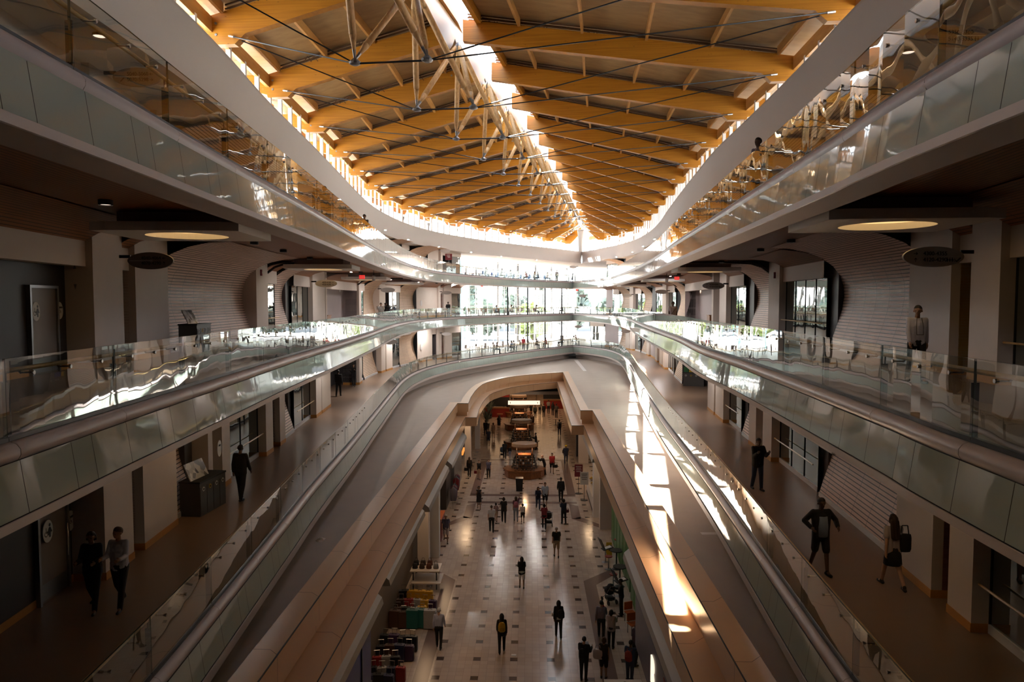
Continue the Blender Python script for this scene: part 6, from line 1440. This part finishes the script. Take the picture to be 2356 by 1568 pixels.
# luggage shop
rl = random.Random(11)
LC = {'yellow': (.62, .33, .01), 'teal': (.01, .12, .11), 'black': (.012, .012, .014), 'dark brown': (.07, .03, .015), 'purple': (.05, .02, .07), 'silver': (.35, .34, .34), 'red': (.30, .02, .02), 'navy': (.015, .02, .07)}
def suitcase(m, y, c, h, lab, rz=0):
    o = empty('suitcase', (*MF(m, y), 0), lab, 'suitcase', 'suitcases of the luggage shop', rz=rz+MR); w = h*.66; d = h*.36
    mb = MB(); mb.smooth = False; q = .04; pts = [(-w/2, -d/2+q), (-w/2+q, -d/2), (w/2-q, -d/2), (w/2, -d/2+q), (w/2, d/2-q), (w/2-q, d/2), (-w/2+q, d/2), (-w/2, d/2-q)]
    mb.prism(pts, .05, h-.05); mb.prism([(a*.92, b*.9) for a, b in pts], h-.05, h); mb.obj('shell', cloth(LC[c], .35), o)
    mb = MB(); 
    for sx in (-.10, .10): mb.tube((sx, d*.3, h), (sx, d*.3, h+.22), .008, n=5)
    mb.tube((-.12, d*.3, h+.22), (.12, d*.3, h+.22), .014, n=6); mb.obj('pull_handle', 'steel_bright', o)
    mb = MB(); mb.chain([(-.09, 0, h), (-.07, 0, h+.035), (.07, 0, h+.035), (.09, 0, h)], [.012]*4, 6); mb.obj('carry_handle', 'black', o)
    for sx in (-1, 1): mb = MB(); mb.tube((sx*(w/2-.06)-.02, 0, .03), (sx*(w/2-.06)+.02, 0, .03), .03, n=8); mb.obj('wheel', 'black', o)
rows = [(34.3, ['black', 'yellow', 'yellow', 'yellow'], .78), (33.5, ['dark brown', 'red', 'silver', 'yellow', 'purple'], .66), (32.7, ['dark brown', 'black', 'silver', 'yellow'], .62), (31.9, ['dark brown', 'dark brown', 'teal', 'teal', 'silver'], .84),
        (29.7, ['black', 'purple', 'black', 'black'], .72), (28.9, ['black', 'dark brown', 'navy', 'purple'], .70), (28.1, ['red', 'silver', 'black'], .62), (27.3, ['black', 'silver', 'navy', 'red'], .60), (26.5, ['navy', 'black', 'navy'], .70)]
for ri, (y, cs, h) in enumerate(rows):
    for ci, c in enumerate(cs):
        suitcase(-6.12+ci*.25*(1.1+h*.6), y+rl.uniform(-.05, .05), c, h*rl.uniform(.92, 1.05), '%s suitcase in the %s luggage row from the far end, %s from the wall' % (c, ('first', 'second', 'third', 'fourth', 'fifth', 'sixth', 'seventh', 'eighth', 'ninth')[ri], ('first', 'second', 'third', 'fourth', 'fifth')[ci]), rl.uniform(-.2, .2))
o = empty('display_table', (*MF(-5.4, 36.8), 0), 'white two-tier display table at the far end of the luggage', 'table', rz=MR); bx((0, 0, .95), (1.5, 1.2, .05)).obj('top', 'white_top', o); bx((.1, -.2, .45), (1.5, 1.4, .05)).obj('shelf', 'white_top', o)
for sx in (-.6, .6):
    for sy in (-.5, .5): bx((sx, sy, .46), (.06, .06, .92)).obj('leg', 'black', o)
for i in range(7):
    b = empty('handbag', (*MF(-5.95+(i % 4)*.36, 36.6+(i//4)*.45), .975), 'dark handbag on the white display table, %s row, %s' % (('front', 'back')[i//4], ('first', 'second', 'third', 'fourth')[i % 4]), 'bag', 'handbags on the white table'); mb = MB(); mb.smooth = True; mb.lathe((0, 0, 0), [(.13, 0), (.15, .05), (.12, .26)], 10, 1, .5); mb.obj('bag', cloth([K_, (.05, .03, .02), (.12, .04, .02), (.25, .24, .24)][i % 4]), b); mb = MB(); mb.chain([(-.08, 0, .25), (-.05, 0, .40), (.05, 0, .40), (.08, 0, .25)], [.009]*4, 5); mb.obj('handle', 'black', b)
# clothes racks and red cabinets on the left
for ri, (px, py, n_, lb) in enumerate(((1046, 1163, 9, 'nearer'), (1052, 1138, 7, 'farther'))):
    x, y, _ = G0(px, py); x -= .05; o = empty('clothes_rack', (x, y, 0), 'clothes rack at the left shopfront, %s one' % lb, 'clothes rack', rz=MR); mb = MB()
    for sy in (-.7, .7): mb.tube((0, sy, 0), (0, sy, 1.5), .018); mb.tube((-.25, sy, .03), (.25, sy, .03), .018)
    mb.tube((0, -.7, 1.5), (0, .7, 1.5), .018); mb.obj('frame', 'steel_bright', o)
    for j in range(n_):
        c = [(.16, .14, .19), (.10, .09, .13), (.24, .22, .27), (.30, .03, .04), (.04, .03, .05)][(j*2+ri*3) % 5]
        g = MB(); g.smooth = True; g.lathe((0, 0, 0), [(.20, -.95), (.22, -.5), (.24, -.18), (.06, 0)], 12, 1, .22); go = g.obj('garment', cloth(c)); go.location = (x, y-.6+1.2*j/(n_-1), 1.48); tag(go, 'garment hanging on the %s clothes rack by the left shopfront' % lb, 'garment', 'garments on the %s rack' % lb)
for i, (m, y, h) in enumerate(((-5.75, 44.6, 1.35), (-5.75, 41.9, 1.6))):
    o = empty('red_cabinet', (*MF(m, y), 0), 'dark red display cabinet by the left shops, %s one' % ('farther', 'nearer')[i], 'cabinet', 'red cabinets', rz=MR); bx((0, 0, h/2), (.55, 1.9, h)).obj('body', 'red_counter', o); bx((0, 0, h+.02), (.6, 1.95, .05)).obj('top', 'orange_wall', o); bx((.28, 0, h*.5), (.02, 1.6, h*.75)).obj('door', 'red_wall', o)
o = empty('lit_sign', (*MF(-4.65, 49.5), 4.4), 'vertical orange lit sign at the left shop entrance', 'sign'); bx((0, 0, 0), (.1, 1.6, .22)).obj('panel', 'lit_orange', o)
# odds and ends
bm = bmesh.new(); bmesh.ops.create_icosphere(bm, subdivisions=2, radius=.16)
for v in bm.verts: v.co *= .55+rl.random()*.7; v.co.z = abs(v.co.z)*.6
me = bpy.data.meshes.new('paper_litter'); bm.to_mesh(me); bm.free(); me.materials.append(MAT['sign_white']); o = bpy.data.objects.new('paper_litter', me); COL.objects.link(o); o.location = G0(738, 1243, DECK); tag(o, 'crumpled white paper lying on the grey deck', 'litter')
x, y, _ = G0(1182, 1506); o = bx((0, 0, .006), (.20, .14, .012), MR).obj('floor_plate', 'sign_white'); o.location = (x, y, 0); tag(o, 'small white plate on the mall floor tiles', 'floor plate')
for i, (px, py) in enumerate(((1141, 893), (1210, 881), (1271, 875))):
    x, y, _ = G0(px, py, 6.7); o = empty('floodlight', (x, y, 6.71), 'small twin floodlight on the parapet ledge, %s along the far curve' % ('first', 'second', 'third')[i], 'floodlight', 'floodlights on the ledge'); bx((0, 0, .05), (.3, .1, .1)).obj('base', 'steel_dark', o)
    for sx in (-.1, .1): mb = MB(); mb.tube((sx, -.08, .16), (sx, .06, .16), .07, n=12); mb.obj('head', 'steel_grey', o)
for side, px, lb in (('left', 765, 'left'), ('right', 1622, 'right')):
    w = (WL if side == 'left' else WR)[4]; q = w.s_at_px(px, L4+1); x, y = w.at(q, -.5); o = empty('desk', (x, y, L4), 'dark wooden desk in the mauve recess of the %s middle gallery' % lb, 'desk', rz=w.ang(q)); bx((0, 0, .72), (.6, 1.4, .05)).obj('top', 'kiosk_wood', o); bx((.0, 0, .35), (.5, 1.3, .7)).obj('base', 'kiosk_wood', o); bx((-.2, 0, .95), (.05, 1.3, .4)).obj('screen_panel', 'kiosk_wood', o)
# ------------------------------------------------------------------ study lounges at the far end: blue chairs, tables, students
def chair(pos, rz, c, lab, grp):
    mb = MB(); mb.box((0, 0, .45), (.46, .44, .05)); mb.box((0, -.22, .72), (.46, .04, .42)); mb.cur = 1
    for sx in (-.19, .19):
        for sy in (-.18, .18): mb.box((sx, sy, .22), (.03, .03, .44))
    o = mb.obj('chair', [cloth(c), 'steel_grey']); o.location = pos; o.rotation_euler = (0, 0, rz); tag(o, lab, 'chair', grp); return o
def table(pos, rz, lab, grp, w=1.5):
    mb = MB(); mb.box((0, 0, .74), (w, .75, .04)); mb.cur = 1
    for sx in (-w/2+.1, w/2-.1):
        for sy in (-.3, .3): mb.box((sx, sy, .36), (.04, .04, .72))
    o = mb.obj('study_table', ['white_top', 'steel_grey']); o.location = pos; o.rotation_euler = (0, 0, rz); tag(o, lab, 'table', grp)
rs = random.Random(9)
ang = math.atan2(CWD[1], CWD[0])
NO = ('first', 'second', 'third', 'fourth', 'fifth', 'sixth', 'seventh', 'eighth', 'ninth', 'tenth', 'eleventh', 'twelfth')
CC = [(.25, .22, .22), (.05, .05, .06), (.35, .05, .06), (.30, .28, .27), (.06, .09, .2), (.40, .36, .34)]
for lv, nm, cc, cnt in ((5, 'upper', (.05, .14, .42), 9), (4, 'middle', (.20, .12, .10), 6), (3, 'lower', (.28, .26, .25), 8)):
    p = EL[lv]; s0 = p.s_at_px(1118, ZL[lv]+.5, -3, lo=p.s_at_y(74)); s1 = p.L-2.5
    for i in range(cnt):
        q = s0+(s1-s0)*i/(cnt-1); x, y = p.at(q, -4.4); n = p.normal(q); a = math.atan2(n[1], n[0])
        table((x, y, ZL[lv]), a, 'pale study table in the %s lounge, %s from the left' % (nm, NO[i]), 'study tables of the %s lounge' % nm)
        for k_, (du, f) in enumerate(((1.15, PI/2), (-1.15, -PI/2))):
            x2, y2 = p.at(q+rs.uniform(-.2, .2), -4.4+du)
            chair((x2, y2, ZL[lv]), a+f, cc, '%s chair in the %s lounge, %s table from the left, %s side' % (('blue', 'brown', 'grey')[5-lv], nm, NO[i], ('rail', 'window')[k_]), 'chairs of the %s lounge' % nm)
ST = {5: ((1117, 60, 'sit'), (1152, 90, 'sit2'), (1177, 270, 'sit'), (1212, 250, 'sit2'), (1228, 90, 'sit'), (1238, 280, 'sit'), (1258, 90, 'sit'), (1281, 180, 'stand'), (1316, 90, 'sit'), (1337, 270, 'sit')),
      4: ((1141, 90, 'sit'), (1178, 270, 'sit'), (1232, 90, 'sit2'), (1308, 270, 'sit')),
      3: ((1142, 100, 'sit'), (1174, 90, 'sit2'), (1183, 270, 'sit'), (1204, 180, 'walk'), (1233, 90, 'sit'), (1257, 270, 'sit'), (1296, 180, 'stand'), (1304, 270, 'sit2'), (1318, 90, 'sit2'), (1326, 270, 'sit'))}
for lv, nm in ((5, 'upper'), (4, 'middle'), (3, 'lower')):
    p = EL[lv]; pr = ER[lv]; n_ = len(ST[lv])
    for i, (px, fc, po) in enumerate(ST[lv]):
        u = -1.7 if po != 'walk' else -1.4
        if px < 1312: q = p.s_at_px(px, ZL[lv]+.6, u, lo=p.s_at_y(74)); x, y = p.at(q, u)
        else: y = 104.5+(i % 2); x = (px-CX)/F*y
        c = CC[(i+lv) % 6] if po != 'walk' else (.33, .03, .04)
        lab = {'sit': 'student sitting', 'sit2': 'student bending over a table', 'stand': 'student standing', 'walk': 'person in red walking'}[po]+' in the %s lounge, %s person from the left' % (nm, NO[i])
        person((x, y), ZL[lv], 1.68+.08*rs.random(), fc, po, (c, 'shirt', 'long' if i % 3 else 'short'), (K_ if i % 2 else JEAN, 'trousers'), ('short' if i % 2 else 'bob', BH), 'lmd'[i % 3], lab)
        if po.startswith('sit'): chair((x-.1*math.sin(R(fc)), y-.1*math.cos(R(fc)), ZL[lv]), -R(fc), (.05, .14, .42) if lv == 5 else (.2, .15, .13), 'chair under the %s seated person of the %s lounge' % (NO[i], nm), 'chairs of the %s lounge' % nm)
# ------------------------------------------------------------------ fill lamps added to brighten the far galleries and lounges
for lv in (3, 4, 5):
    for sd_, Pt in (('left', EL), ('right', ER)):
        p = Pt[lv]; q = p.s_at_y(40)
        while q < p.L-4:
            x, y = p.at(q, -2.2); e = 25+55*min(1, max(0, (y-40)/30))
            area('gallery_fill', (x, y, ZL[lv]+(3.75 if lv < 5 else 2.9)), .13, e*1.6, (1, .94, .88)); q += 8.5
    for t in (-10, -2, 6): x, y = cw(t, 4.5); area('lounge_fill', (x, y, ZL[lv]+(3.8 if lv < 5 else 2.9)), .2, 220, (1, .96, .92))
SC.cycles.use_denoising = True
SC.cycles.transparent_max_bounces = 24
SC.cycles.max_bounces = 9
SC.cycles.diffuse_bounces = 5
SC.cycles.glossy_bounces = 4
